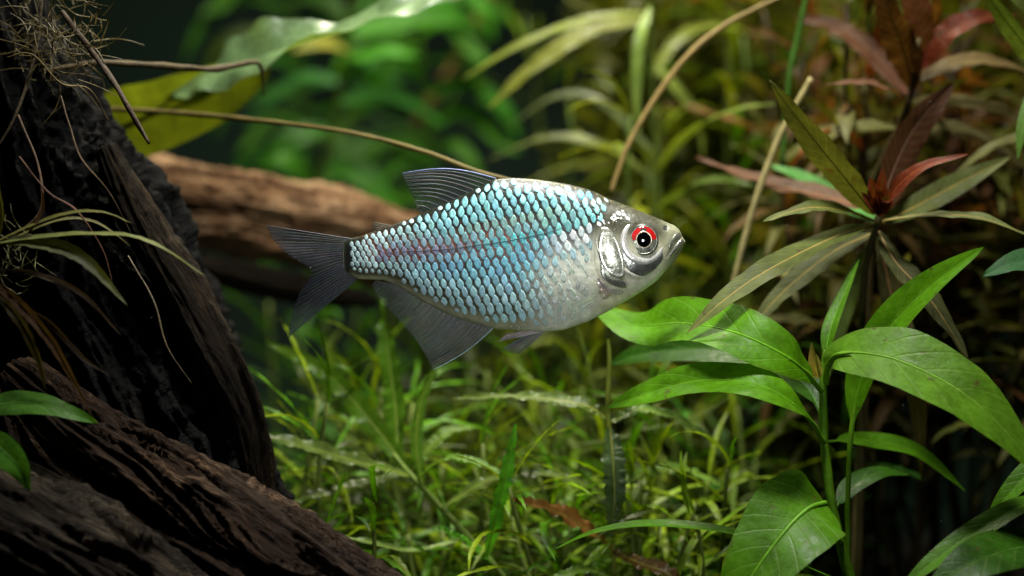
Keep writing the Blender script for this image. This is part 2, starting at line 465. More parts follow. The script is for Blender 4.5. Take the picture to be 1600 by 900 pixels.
leaf(pl, [(1280, 590, 0), (1272, 570, -1), (1268, 534, -2)], 17, (0.30, 0.24, 0.07), (-0.3, -0.9, 0.2), name='bud', midrib=False, nu=14, fold=0.6, wave=0.05)
leaf(pl, [(1281, 590, -1), (1278, 572, -2), (1275, 552, -3)], 11, (0.22, 0.22, 0.06), (0.4, -0.9, 0.2), name='bud', midrib=False, nu=14, fold=0.6)

b = P(1690, 960, -4)
pl = root('broad_leaf_plant', b, 'green long-leaved plant leaning in at the tank side below the large leaf', 'plant')
strand('stem', [(1690, 960, -4), (1680, 880, -4), (1660, 780, -2)], [9, 8, 6], M['stem'], (0.075, 0.18, 0.006), parent=pl)
leaf(pl, [(1672, 775, -5), (1600, 790, -10), (1520, 835, -14), (1450, 885, -16), (1400, 930, -17)], 44, G_MID, (-0.3, -0.62, 0.72), wave=0.03, freq=1.4, fold=0.25, petiole=0.05)
leaf(pl, [(1680, 845, -8), (1600, 855, -16), (1520, 880, -22), (1440, 930, -24)], 90, G_DEEP, (-0.2, -0.7, 0.68), wave=0.03, freq=1.4, fold=0.15, petiole=0.05)
leaf(pl, [(1672, 700, -2), (1620, 730, -3), (1575, 775, -4), (1540, 815, -4)], 42, G_MID, (-0.5, -0.7, 0.5), wave=0.03, freq=1.4, fold=0.3)
leaf(pl, [(1676, 380, 8), (1630, 402, 6), (1580, 412, 4), (1534, 432, 3)], 46, (0.05, 0.14, 0.05), (-0.1, -0.8, 0.6), wave=0.05, freq=3, fold=0.15, serr=0.03, mat='leaf_old')
strand('stem', [(1660, 780, -2), (1672, 600, 4), (1680, 380, 8)], [6, 5, 4], M['stem'], (0.075, 0.18, 0.006), parent=pl)

# --- red and olive rosette plant
b = P(1338, 960, 26)
pl = root('red_rosette_plant', b, 'olive and red narrow-leaved rosette plant rising above the bright green stem plant', 'plant')
strand('stem', [(1338, 960, 26), (1345, 760, 26), (1346, 560, 24), (1352, 420, 20), (1372, 345, 18), (1378, 310, 18)], [7, 7, 6, 6, 6, 3], M['stem'], (0.06, 0.05, 0.018), parent=pl)
RW = dict(wave=0.07, freq=4.0, mat='leaf_old', prof=(0.85, 0.75))
YM = (0.34, 0.24, 0.06)
leaf(pl, [(1372, 348, 18), (1300, 372, 10), (1200, 422, 2), (1130, 470, -2), (1072, 522, -4)], 46, G_OLIVE, (-0.25, -0.75, 0.62), mcol=YM, seed=0.3, **RW)
leaf(pl, [(1362, 365, 20), (1300, 395, 20), (1225, 455, 18), (1168, 518, 16)], 40, (0.085, 0.095, 0.03), (-0.3, -0.8, 0.5), mcol=YM, seed=1.3, **RW)
leaf(pl, [(1372, 347, 18), (1320, 330, 13), (1260, 325, 9), (1192, 346, 6)], 44, G_OLIVE, (0, -0.45, 0.9), mcol=YM, seed=2.3, **RW)
leaf(pl, [(1366, 335, 18), (1330, 290, 14), (1270, 215, 10), (1202, 126, 8)], 62, (0.07, 0.075, 0.018), (-0.6, -0.72, -0.3), mcol=(0.12, 0.08, 0.03), seed=3.3, **RW)
leaf(pl, [(1368, 330, 24), (1300, 310, 34), (1200, 285, 42), (1088, 246, 48)], 56, C_PINK, (0.15, -0.62, 0.78), mcol=(0.3, 0.14, 0.06), seed=4.3, wave=0.1, freq=5.0, mat='leaf_old', prof=(0.8, 0.7))
leaf(pl, [(1374, 338, 16), (1396, 300, 12), (1440, 262, 9), (1515, 240, 7)], 30, C_RED, (0.3, -0.65, 0.7), mcol=(0.4, 0.08, 0.02), seed=5.3, **RW)
leaf(pl, [(1375, 335, 19), (1395, 270, 24), (1430, 200, 29), (1490, 128, 33)], 66, C_DRED, (0.6, -0.75, 0.2), mcol=(0.09, 0.04, 0.02), seed=6.3, **RW)
leaf(pl, [(1378, 345, 18), (1450, 336, 12), (1530, 340, 8), (1610, 368, 6)], 34, (0.10, 0.12, 0.04), (0, -0.35, 0.93), mcol=YM, seed=7.3, **RW)
leaf(pl, [(1380, 348, 22), (1440, 318, 26), (1510, 280, 28), (1580, 245, 30)], 44, (0.075, 0.09, 0.02), (0.2, -0.8, 0.55), mcol=YM, seed=8.3, **RW)
leaf(pl, [(1372, 360, 20), (1400, 410, 14), (1455, 470, 10), (1512, 560, 8)], 50, (0.045, 0.05, 0.018), (0.5, -0.8, 0.25), mcol=(0.25, 0.15, 0.05), seed=9.3, **RW)
leaf(pl, [(1372, 365, 24), (1395, 470, 24), (1428, 600, 22), (1442, 752, 20)], 46, (0.06, 0.055, 0.02), (0.3, -0.92, 0.1), mcol=(0.25, 0.12, 0.05), seed=9.9, **RW)
leaf(pl, [(1372, 350, 26), (1320, 320, 40), (1260, 280, 46), (1200, 256, 50)], 44, (0.08, 0.24, 0.05), (0.0, -0.6, 0.8), seed=10.3, wave=0.05, freq=3.0)
leaf(pl, [(1365, 372, 25), (1330, 450, 30), (1300, 540, 32), (1290, 600, 32)], 36, (0.06, 0.09, 0.02), (-0.3, -0.9, 0.2), seed=12.3, **RW)
for k, (dx, dy, w) in enumerate([(-14, -60, 24), (6, -74, 22), (-28, -36, 18), (22, -40, 16), (2, -40, 16)]):
    leaf(pl, [(1374, 336, 16), (1374 + dx * 0.5, 336 + dy * 0.5, 13), (1374 + dx, 336 + dy, 12)], w, C_RED, (0.2 * (k - 2), -0.9, 0.3), name='young_leaf', midrib=False, nu=16, wave=0.06, freq=3.0, fold=0.4, mat='leaf_old', seed=k)

b = P(1330, 960, 50)
pl = root('red_stem_plant', b, 'tall dark red plant standing behind the olive and red rosette', 'plant')
strand('stem', [(1330, 960, 50), (1352, 600, 50), (1360, 330, 46), (1380, 250, 42), (1412, 185, 40), (1430, 115, 38), (1436, 60, 36)], [8, 8, 8, 7, 7, 6, 4], M['stem'], (0.10, 0.075, 0.03), parent=pl)
for k, (pts, w, c, nr) in enumerate([
    ([(1428, 140, 40), (1412, 80, 36), (1390, 20, 32), (1370, -50, 30)], 62, C_DRED, (-0.5, -0.8, 0.25)),
    ([(1432, 110, 38), (1436, 50, 36), (1425, -20, 34), (1420, -70, 33)], 52, (0.09, 0.03, 0.015), (0.2, -0.9, 0.3)),
    ([(1434, 110, 38), (1470, 60, 36), (1520, 30, 36), (1590, 22, 38)], 46, C_RED, (0.3, -0.6, 0.74)),
    ([(1420, 165, 40), (1390, 140, 36), (1350, 128, 33), (1290, 132, 30)], 34, C_PINK, (0, -0.45, 0.9)),
    ([(1432, 125, 40), (1490, 100, 42), (1550, 95, 44), (1640, 125, 46)], 44, (0.13, 0.09, 0.035), (0.1, -0.55, 0.83)),
    ([(1425, 160, 42), (1490, 160, 46), (1560, 170, 48), (1640, 210, 50)], 46, (0.12, 0.10, 0.04), (0.1, -0.55, 0.83)),
    ([(1400, 215, 44), (1470, 200, 50), (1540, 215, 54), (1610, 270, 56)], 44, (0.09, 0.08, 0.03), (0.2, -0.6, 0.8)),
    ([(1420, 150, 44), (1360, 80, 52), (1300, 40, 58), (1240, 30, 60)], 46, (0.075, 0.026, 0.010), (-0.1, -0.6, 0.8)),
    ([(1400, 200, 46), (1330, 200, 54), (1260, 225, 58), (1200, 270, 60)], 40, (0.12, 0.12, 0.03), (-0.1, -0.6, 0.8)),
]):
    leaf(pl, pts, w, c, nr, wave=0.09, freq=4.5, mat='leaf_old', seed=k * 1.7, mcol=tuple(min(1, x * 1.5) for x in c))

b = P(1660, 960, 34)
pl = root('olive_stem_plant', b, 'olive plant reaching in beside the dark red plant', 'plant')
strand('stem', [(1660, 960, 34), (1656, 500, 34), (1648, 60, 30), (1645, -60, 30)], [7, 7, 6, 5], M['stem'], (0.07, 0.08, 0.02), parent=pl)
for k, (pts, w, c, nr) in enumerate([
    ([(1648, 120, 30), (1610, 80, 26), (1570, 30, 22), (1520, -40, 20)], 40, (0.08, 0.12, 0.03), (-0.6, -0.75, 0.2)),
    ([(1650, 60, 30), (1625, 20, 27), (1590, -10, 25), (1540, -60, 25)], 40, (0.09, 0.12, 0.03), (-0.4, -0.75, 0.4)),
    ([(1650, 90, 26), (1615, 150, 22), (1598, 200, 20), (1590, 250, 19)], 26, (0.10, 0.2, 0.03), (-0.5, -0.8, 0.2)),
    ([(1652, 220, 34), (1600, 215, 36), (1540, 235, 38), (1480, 285, 38)], 34, (0.12, 0.12, 0.035), (-0.1, -0.5, 0.85)),
]):
    leaf(pl, pts, w, c, nr, wave=0.06, freq=3.5, mat='leaf_old', seed=k * 2.7)

# --- long-stalked sword plant at the top left
b = P(60, 250, 60)
pl = root('sword_leaf_plant', b, 'large wavy sword leaf arching over the tan log behind the rooty tuft', 'plant')
leaf(pl, [(265, 150, 56), (320, 118, 53), (400, 88, 50), (500, 58, 47), (600, 22, 46), (720, -34, 48)], 112, (0.20, 0.33, 0.13), (-0.25, -0.62, 0.74), mat='leaf_gloss', wave=0.42, freq=2.6, fold=0.10, prof=(0.85, 0.42), nu=80, nv=16, seed=2.4, serr=0.01, mcol=(0.2, 0.3, 0.12))
leaf(pl, [(70, 262, 62), (150, 215, 60), (230, 182, 58), (320, 150, 57), (420, 98, 56)], 140, (0.19, 0.24, 0.025), (0.25, -0.92, -0.25), wave=0.16, freq=2.0, fold=0.1, prof=(0.8, 0.5), seed=0.4, nu=60, nv=14, mcol=(0.14, 0.16, 0.02))
strand('petiole', [(60, 250, 60), (150, 215, 60), (230, 180, 58), (300, 135, 54)], [4, 4, 3.5, 2], M['stem'], (0.14, 0.16, 0.02), parent=pl)
# ------------------------------------------------------------------ long stalks and twigs
strand('plant_stalk', [(110, 168, 44), (260, 175, 40), (400, 188, 34), (540, 206, 28), (660, 236, 24), (740, 266, 21), (800, 282, 20)], [4.5, 4.5, 4.5, 4, 4, 3.5, 3.5], M['stem'], (0.17, 0.13, 0.035), 'long thin tan stalk running from the sword leaf to the dorsal fin', 'stalk', nu=50)
strand('plant_stalk', [(955, 300, 45), (978, 235, 45), (1012, 172, 46), (1070, 92, 48), (1135, 38, 50), (1230, -10, 52)], [4, 4.5, 5, 5, 4.5, 4], M['stem'], (0.30, 0.21, 0.07), 'curving straw-coloured stalk rising behind the fish nape', 'stalk', nu=50)
strand('plant_stalk', [(1120, 560, 42), (1150, 425, 40), (1185, 300, 38), (1225, 200, 37), (1268, 122, 36)], [4, 5, 5.5, 6, 5], M['stem'], (0.40, 0.34, 0.14), 'pale straight bare stalk between the fish snout and the red rosette', 'stalk', nu=40)
strand('plant_stalk', [(1222, 260, 52), (1232, 130, 50), (1248, 50, 50), (1268, -40, 50)], [5, 5, 5, 5], M['stem'], (0.06, 0.15, 0.02), 'dark green upright stalk behind the pale straight bare stalk', 'stalk', nu=30)
strand('plant_stalk', [(560, 330, 235), (640, 210, 232), (710, 100, 230), (780, -30, 230)], [9, 10, 12, 14], M['stem'], (0.20, 0.14, 0.04), 'thick blurred brown stalk slanting up behind the dorsal fin', 'stalk', nu=30)
strand('plant_stalk', [(600, 330, 245), (680, 200, 240), (760, 60, 236), (800, -20, 236)], [7, 8, 8, 8], M['stem'], (0.07, 0.17, 0.02), 'blurred green stalk slanting beside the thick brown one', 'stalk', nu=30)
strand('twig', [(96, 18, 4), (130, 62, 2), (170, 118, 0), (205, 175, -2), (233, 224, -4)], [4, 5, 4.5, 4.5, 3], M['twig'], (0.07, 0.042, 0.02), 'bare brown twig slanting down out of the rooty tuft', 'twig', nu=40, rough=0.2)
strand('twig', [(70, 112, 14), (150, 98, 16), (250, 103, 22), (330, 108, 28), (390, 98, 33), (408, 106, 35), (412, 150, 38)], [3, 5, 5.5, 5, 4.5, 3.5, 1.5], M['twig'], (0.11, 0.075, 0.03), 'crooked horizontal twig with moss lying under the sword leaf', 'twig', nu=60, rough=0.22)
strand('twig', [(66, -10, 6), (60, 60, 4), (42, 130, 2), (20, 190, 0), (-10, 240, 0)], [2, 2.5, 3, 2.5, 2], M['twig'], (0.09, 0.065, 0.03), 'thin dark rootlet hanging down across the black trunk', 'twig', nu=40, rough=0.2)
strand('twig', [(28, 180, -2), (60, 260, -6), (62, 330, -8), (20, 370, -8)], [2, 2, 2, 1.5], M['twig'], (0.11, 0.06, 0.03), 'fine curled rootlet lying over the black trunk bark', 'twig', nu=30, rough=0.2)

for k, (pts, lab) in enumerate([
    ([(95, 150, -4), (110, 200, -8), (128, 250, -10), (170, 300, -8), (205, 365, -6)], 'fine brown rootlet running down the trunk towards the dull root'),
    ([(30, 245, -8), (75, 300, -12), (120, 330, -12), (160, 390, -10), (175, 440, -10)], 'reddish hair root crossing the middle of the black trunk'),
    ([(200, 400, -4), (240, 470, -8), (260, 540, -8), (300, 600, -6)], 'pale hair root beside the dull brown root'),
    ([(10, 90, -2), (50, 85, -4), (95, 130, -4), (140, 140, 0), (170, 190, 2)], 'kinked golden rootlet below the rooty tuft'),
]):
    strand('twig', pts, [1.2, 1.6, 1.3, 0.8], M['twig'], [(0.10, 0.06, 0.025), (0.12, 0.05, 0.025), (0.13, 0.10, 0.05), (0.18, 0.13, 0.04)][k], lab, 'twig', nu=40, rough=0.3)

# moss tuft of fine strands (uncountable)
def strands_mesh(specs, nv=4):
    V, F, UV = [], [], []
    for path, r in specs:
        v, f, uv = tube_data(path, [r, r * 0.9, r * 0.35], nv, False)
        k = len(V)
        V += v; UV += uv; F += [tuple(i + k for i in q) for q in f]
    return V, F, UV

def moss_tuft(name, label, px0, px1, y0, y1, n, seed, color, ln=(25, 75), r=(0.8, 1.8), cat='moss', bias=(0, 0)):
    R = random.Random(seed); sp = []
    for _ in range(n):
        rr, aa = R.random() ** 0.8, R.uniform(0, 6.28); px = (px0[0] + px1[0]) / 2 + rr * math.cos(aa) * (px1[0] - px0[0]) / 2; py = (px0[1] + px1[1]) / 2 + rr * math.sin(aa) * (px1[1] - px0[1]) / 2
        y = R.uniform(y0, y1); a = R.uniform(0, 6.28); L = R.uniform(*ln); c = R.uniform(-1.6, 1.6)
        pts = []
        x, z = px, py
        for k in range(4):
            pts.append((x, z, y + R.uniform(-1.5, 1.5)))
            x += math.cos(a) * L / 3 + bias[0]; z += math.sin(a) * L / 3 + bias[1]; a += c / 3
        sp.append((catmull([P(*p) for p in pts], 8), R.uniform(*r) * PX))
    V, F, UV = strands_mesh(sp)
    o = link(name, mesh(name, V, F, M['moss'], UV), color=color)
    return tag(o, label, cat, kind='stuff')

moss_tuft('moss', 'golden brown rooty moss tuft on top of the black trunk', (10, -30), (170, 140), -2, 16, 150, 5, (0.13, 0.095, 0.022), (25, 80), (0.5, 1.4))
moss_tuft('moss', 'thin dark moss clump around the hanging fern on the trunk', (-30, 350), (60, 470), -14, -8, 40, 8, (0.10, 0.10, 0.025), (20, 55), (0.6, 1.1))

# --- fern hanging on the trunk at the left
b = P(-14, 382, -14)
pl = root('hanging_fern', b, 'narrow-leaved green and brown fern clinging to the black trunk', 'fern')
FW = dict(wave=0.10, freq=6.0, midrib=True, nu=36, nv=6, serr=0.10, mat='leaf_old', fold=0.3)
for pts, w, c, nr in [
    ([(-14, 382, -14), (60, 372, -16), (150, 366, -18), (230, 376, -19), (322, 432, -20)], 15, (0.20, 0.22, 0.07), (0, -0.4, 0.9)),
    ([(-14, 382, -14), (50, 352, -14), (110, 333, -14), (160, 332, -14), (205, 348, -14)], 11, (0.15, 0.15, 0.04), (0, -0.4, 0.9)),
    ([(0, 378, -14), (60, 380, -16), (130, 405, -18), (200, 478, -19)], 25, (0.11, 0.12, 0.055), (-0.3, -0.7, 0.6)),
    ([(-14, 440, -14), (30, 475, -18), (85, 540, -21), (145, 652, -22)], 17, (0.09, 0.05, 0.03), (-0.5, -0.8, 0.3)),
    ([(-14, 450, -14), (30, 500, -16), (60, 560, -17), (72, 612, -17)], 16, (0.05, 0.04, 0.02), (-0.5, -0.8, 0.3)),
    ([(-14, 420, -14), (60, 430, -15), (130, 462, -16), (190, 525, -16)], 10, (0.055, 0.035, 0.022), (-0.3, -0.7, 0.6)),
    ([(0, 470, -14), (70, 500, -15), (130, 560, -16), (172, 588, -16)], 9, (0.06, 0.038, 0.025), (-0.3, -0.7, 0.6)),
    ([(-10, 400, -14), (2, 340, -14), (-4, 290, -14), (-12, 250, -14)], 14, (0.12, 0.12, 0.04), (-0.5, -0.8, 0.3)),
    ([(40, 372, -14), (66, 330, -14), (66, 290, -14)], 8, (0.10, 0.05, 0.03), (-0.5, -0.8, 0.3)),
    ([(-5, 384, -13), (90, 345, -10), (150, 348, -8), (205, 385, -8)], 8, (0.14, 0.13, 0.04), (0, -0.5, 0.8)),
]:
    leaf(pl, pts, w, c, nr, seed=w * 0.7, **FW)

b = P(-30, 640, -16)
pl = root('small_leaf_plant', b, 'small green leaves sprouting between the trunk and the brown branch', 'plant')
leaf(pl, [(-30, 640, -16), (20, 630, -16), (80, 635, -17), (152, 662, -18)], 50, (0.06, 0.17, 0.02), (0, -0.7, 0.7), wave=0.08, freq=1.4, fold=0.1)
leaf(pl, [(-30, 680, -20), (0, 700, -22), (28, 728, -23), (48, 768, -23)], 46, (0.07, 0.22, 0.02), (-0.3, -0.85, 0.4), wave=0.04, freq=1.4, fold=0.2)

# ------------------------------------------------------------------ wavy narrow-leaved plants under the fish
WW = dict(wave=0.15, freq=10.0, mat='leaf_thin', nu=70, nv=6, serr=0.13, fold=0.2, prof=(0.8, 0.6))
b = P(830, 960, 16)
pl = root('wavy_leaf_plant', b, 'wavy-edged pale green rosette plant under the tail and anal fin', 'plant')
strand('stem', [(830, 960, 16), (770, 880, 20), (700, 805, 26), (640, 740, 30), (615, 710, 32)], [5, 5, 5, 4.5, 3], M['stem'], (0.14, 0.21, 0.03), parent=pl)
for k, (pts, w, c, nr) in enumerate([
    ([(645, 745, 30), (560, 722, 26), (450, 690, 22), (322, 664, 20)], 30, G_PALE, (-0.15, -0.6, 0.78)),
    ([(640, 738, 30), (580, 660, 36), (510, 585, 42), (415, 534, 46)], 36, (0.065, 0.14, 0.008), (-0.4, -0.7, 0.55)),
    ([(622, 715, 32), (618, 640, 38), (608, 560, 44), (596, 465, 50)], 42, (0.06, 0.14, 0.008), (-0.5, -0.85, 0.1)),
    ([(625, 742, 30), (560, 758, 28), (490, 772, 25), (408, 802, 22)], 26, G_PALE, (0, -0.55, 0.83)),
    ([(640, 740, 30), (670, 700, 32), (705, 672, 34), (745, 668, 36)], 24, (0.10, 0.18, 0.02), (0.2, -0.6, 0.77)),
    ([(690, 795, 26), (770, 748, 26), (860, 742, 27), (960, 775, 28)], 26, G_PALE, (0, -0.5, 0.86)),
    ([(760, 870, 18), (776, 800, 14), (792, 730, 12), (805, 662, 11)], 27, (0.08, 0.30, 0.02), (0.5, -0.86, 0.1)),
    ([(770, 880, 20), (735, 850, 17), (705, 835, 15), (685, 822, 14)], 22, (0.09, 0.32, 0.02), (0, -0.6, 0.8)),
    ([(730, 840, 24), (640, 860, 20), (540, 842, 17), (425, 862, 16)], 13, (0.15, 0.24, 0.05), (0, -0.5, 0.86)),
    ([(640, 745, 34), (560, 700, 50), (510, 630, 58), (455, 560, 62)], 24, G_PALE, (-0.4, -0.75, 0.5)),
    ([(660, 760, 30), (650, 690, 30), (660, 620, 32), (690, 560, 34)], 22, (0.07, 0.15, 0.01), (0.5, -0.8, 0.2)),
    ([(650, 750, 30), (690, 720, 24), (740, 720, 20), (800, 750, 18)], 20, (0.13, 0.25, 0.04), (0.1, -0.5, 0.85)),
]):
    leaf(pl, pts, w, c, nr, seed=k * 1.9, mcol=(0.20, 0.26, 0.03), mr=0.85, **WW)

b = P(962, 960, 22)
pl = root('wavy_leaf_plant', b, 'yellow-stemmed plant with drooping leaf beneath the fish belly', 'plant')
strand('stem', [(962, 960, 22), (958, 840, 22), (957, 740, 22), (950, 650, 20), (952, 560, 18), (950, 530, 18)], [4, 4, 4, 4.5, 4, 3], M['stem'], (0.26, 0.30, 0.04), parent=pl)
for k, (pts, w, c, nr) in enumerate([
    ([(950, 655, 20), (910, 632, 20), (820, 620, 22), (705, 622, 26)], 28, G_PALE, (0, -0.55, 0.83)),
    ([(953, 668, 20), (958, 720, 16), (960, 780, 14), (955, 840, 14)], 38, (0.06, 0.10, 0.03), (0.2, -0.95, 0.1)),
    ([(955, 660, 20), (1000, 640, 22), (1060, 655, 24), (1130, 700, 26)], 24, (0.14, 0.24, 0.05), (0, -0.55, 0.83)),
    ([(958, 860, 22), (930, 835, 18), (870, 800, 14), (800, 780, 12)], 36, C_BRN, (0.1, -0.6, 0.78)),
    ([(958, 860, 22), (1000, 880, 14), (1040, 895, 8), (1085, 930, 4)], 34, (0.13, 0.07, 0.02), (0.1, -0.6, 0.78)),
    ([(957, 760, 22), (1010, 740, 28), (1070, 735, 32), (1130, 760, 34)], 26, (0.12, 0.22, 0.03), (0, -0.55, 0.83)),
    ([(960, 900, 20), (920, 890, 12), (880, 900, 8), (830, 930, 6)], 24, (0.12, 0.24, 0.03), (0, -0.55, 0.83)),
]):
    leaf(pl, pts, w, c, nr, seed=k * 2.3, mcol=(0.26, 0.26, 0.04), mr=0.85, **WW)

# --- bushy leaves overhead in the background
b = P(1010, 960, 110)
pl = root('arching_leaf_plant', b, 'tall plant with long yellow-green leaves arching out behind the fish back', 'plant')
strand('stem', [(1010, 960, 110), (1030, 500, 108), (1020, 150, 100), (1015, -60, 96)], [6, 6, 5, 5], M['stem'], (0.12, 0.17, 0.03), parent=pl)
for k, (pts, w, c, nr) in enumerate([
    ([(1018, 20, 98), (930, 28, 96), (820, 66, 94), (722, 124, 92)], 26, G_YEL, (-0.1, -0.55, 0.8)),
    ([(1018, 30, 96), (920, 48, 92), (830, 108, 88), (762, 170, 86)], 44, (0.17, 0.19, 0.025), (-0.3, -0.7, 0.6)),
    ([(1016, 10, 90), (1000, 60, 84), (995, 140, 82), (1000, 215, 82)], 24, (0.22, 0.32, 0.06), (-0.3, -0.9, 0.1)),
    ([(1022, 280, 102), (950, 230, 100), (860, 215, 102), (760, 250, 106)], 26, (0.14, 0.17, 0.04), (-0.1, -0.55, 0.8)),
    ([(1022, 240, 102), (940, 160, 106), (870, 150, 110), (790, 200, 114)], 24, (0.11, 0.14, 0.05), (-0.1, -0.55, 0.8)),
    ([(1022, 270, 98), (1080, 205, 80), (1140, 175, 70), (1215, 160, 62)], 34, (0.15, 0.2, 0.03), (0.1, -0.6, 0.78)),
    ([(1024, 330, 90), (1070, 295, 76), (1120, 280, 70), (1180, 290, 66)], 28, (0.13, 0.2, 0.03), (0.1, -0.6, 0.78)),
    ([(1020, 120, 104), (1060, 60, 110), (1120, 40, 116), (1200, 60, 120)], 26, (0.18, 0.22, 0.03), (0.1, -0.6, 0.78)),
    ([(1020, 100, 104), (1050, 130, 100), (1090, 190, 98), (1100, 250, 98)], 26, (0.15, 0.2, 0.03), (0.4, -0.8, 0.4)),
]):
    leaf(pl, pts, w, c, nr, wave=0.07, freq=4.0, mat='leaf_thin', seed=k * 1.3, nv=6)

b = P(470, 560, 175)
pl = root('background_plant', b, 'blurred bright green broad-leaved plant in the dark gap behind the sword leaf', 'plant')
strand('stem', [(470, 560, 175), (500, 300, 175), (540, 100, 175), (560, -40, 175)], [7, 7, 6, 6], M['stem'], (0.1, 0.2, 0.02), parent=pl)
for k, (pts, w, c, nr) in enumerate([
    ([(545, 90, 175), (570, 85, 170), (610, 80, 168), (660, 90, 166)], 50, (0.08, 0.34, 0.02), (0.1, -0.7, 0.7)),
    ([(545, 80, 175), (520, 70, 170), (490, 68, 166), (455, 80, 164)], 44, (0.42, 0.42, 0.07), (0, -0.8, 0.6)),
    ([(550, 50, 178), (600, 40, 182), (660, 30, 186), (730, 40, 188)], 70, (0.07, 0.28, 0.02), (0.1, -0.7, 0.7)),
    ([(520, 200, 176), (470, 210, 172), (430, 240, 170), (400, 290, 170)], 60, (0.05, 0.20, 0.015), (-0.1, -0.75, 0.6)),
    ([(510, 260, 176), (560, 270, 172), (600, 310, 170), (640, 370, 170)], 70, (0.05, 0.22, 0.015), (0.2, -0.75, 0.6)),
    ([(500, 300, 176), (470, 320, 168), (450, 360, 166), (440, 420, 166)], 60, (0.05, 0.2, 0.015), (-0.2, -0.8, 0.5)),
    ([(530, 160, 180), (580, 150, 186), (640, 160, 190), (700, 200, 192)], 46, (0.05, 0.22, 0.03), (0.1, -0.7, 0.7)),
    ([(500, 320, 178), (540, 360, 176), (590, 420, 174), (610, 480, 174)], 60, (0.06, 0.2, 0.02), (0.2, -0.8, 0.5)),
    ([(505, 290, 180), (560, 230, 186), (620, 220, 190), (690, 260, 192)], 60, (0.05, 0.17, 0.015), (0.1, -0.7, 0.7)),
    ([(500, 320, 172), (470, 270, 168), (440, 250, 166), (410, 260, 166)], 50, (0.05, 0.19, 0.012), (-0.1, -0.7, 0.7)),
    ([(555, 20, 190), (620, 0, 196), (690, 10, 200), (760, 60, 202)], 70, (0.06, 0.26, 0.02), (0.1, -0.7, 0.7)),
    ([(560, -10, 190), (640, -20, 200), (740, 0, 210), (840, 60, 214)], 60, (0.05, 0.22, 0.02), (0.1, -0.7, 0.7)),
    ([(535, 130, 182), (480, 120, 186), (430, 150, 188), (380, 200, 188)], 40, (0.05, 0.2, 0.04), (-0.1, -0.7, 0.7)),
]):
    leaf(pl, pts, w, c, nr, wave=0.06, freq=1.5, midrib=False, seed=k * 1.1)

b = P(500, 520, 235)
pl = root('background_plant', b, 'dim blurred green plant furthest back between the sword leaf and the log', 'plant')
strand('stem', [(500, 520, 235), (490, 300, 235), (470, 120, 235), (450, -30, 235)], [7, 7, 6, 6], M['stem'], (0.05, 0.12, 0.01), parent=pl)
Rb = random.Random(17)
for k in range(18):
    yy = -20 + k * 22
    sg = 1 if k % 2 else -1
    x0 = np.interp(yy, [-30, 120, 300, 520], [450, 470, 490, 500]); L = Rb.uniform(80, 190)
    leaf(pl, [(x0, yy, 235), (x0 + sg * L * 0.4, yy - Rb.uniform(5, 30), 232), (x0 + sg * L * 0.8, yy + Rb.uniform(0, 30), 228), (x0 + sg * L, yy + Rb.uniform(30, 80), 226)], Rb.uniform(34, 70), (Rb.uniform(0.025, 0.06), Rb.uniform(0.09, 0.2), 0.012), (0.1 * sg, -0.72, 0.68), wave=0.08, freq=1.6, midrib=False, seed=k * 1.7, nu=20, nv=6)

b = P(690, 520, 215)
pl = root('background_plant', b, 'blurred green leafy plant deep in the gap above the fish back', 'plant')
strand('stem', [(690, 520, 215), (680, 300, 215), (660, 120, 215), (650, -30, 215)], [7, 7, 6, 6], M['stem'], (0.08, 0.18, 0.01), parent=pl)
Rb = random.Random(91)
for k in range(16):
    yy = -20 + k * 24
    sg = 1 if k % 2 else -1
    x0 = np.interp(yy, [-30, 120, 300, 520], [650, 660, 680, 690]); L = Rb.uniform(80, 170)
    leaf(pl, [(x0, yy, 215), (x0 + sg * L * 0.4, yy - Rb.uniform(5, 30), 212), (x0 + sg * L * 0.8, yy + Rb.uniform(0, 30), 208), (x0 + sg * L, yy + Rb.uniform(30, 80), 206)], Rb.uniform(34, 60), (Rb.uniform(0.04, 0.08), Rb.uniform(0.14, 0.30), 0.010), (0.1 * sg, -0.72, 0.68), wave=0.08, freq=1.6, midrib=False, seed=k * 1.3, nu=20, nv=6)

# ------------------------------------------------------------------ thicket of stem plants (prototypes, then copies with their parts)
def local_leaf(L, W, droop, wave, freq, seed, mat, nv=4, nu=14, prof=(0.8, 0.6), serr=0.04):
    t = np.linspace(0, 1, nu)
    path = np.stack([L * (t - 0.18 * droop * t * t), 0.05 * L * np.sin(t * 3 + seed), L * (0.45 * t - droop * 0.75 * t * t)], 1)
    V, F, UV = leaf_data(path, W, (0, 0, 1), fold=0.25, wave=wave, freq=freq, prof=prof, seed=seed, nv=nv, serr=serr)
    return mesh('thicket_leaf', V, F, M[mat], UV)

LEAFS = {
    'narrow': [local_leaf(0.031, 0.0016, d, 0.20, 8, k * 1.1, 'leaf_thin', serr=0.1, nu=18) for k, d in enumerate([0.25, 0.6, 0.95, 1.35])],
    'medium': [local_leaf(0.027, 0.0034, d, 0.10, 4, k * 1.7, 'leaf_thin') for k, d in enumerate([0.2, 0.55, 0.85, 1.2])],
    'fine': [local_leaf(0.0125, 0.0011, d, 0.20, 4, k * 1.3, 'leaf_thin', nv=2, nu=9) for k, d in enumerate([0.2, 0.5, 0.9, 1.3])],
    'bronze': [local_leaf(0.025, 0.0024, d, 0.16, 5, k * 1.5, 'leaf_old') for k, d in enumerate([0.3, 0.6, 0.9, 1.2])],
    'red': [local_leaf(0.026, 0.0042, d, 0.14, 4, k * 1.9, 'leaf_old') for k, d in enumerate([0.2, 0.5, 0.8, 1.1])],
}

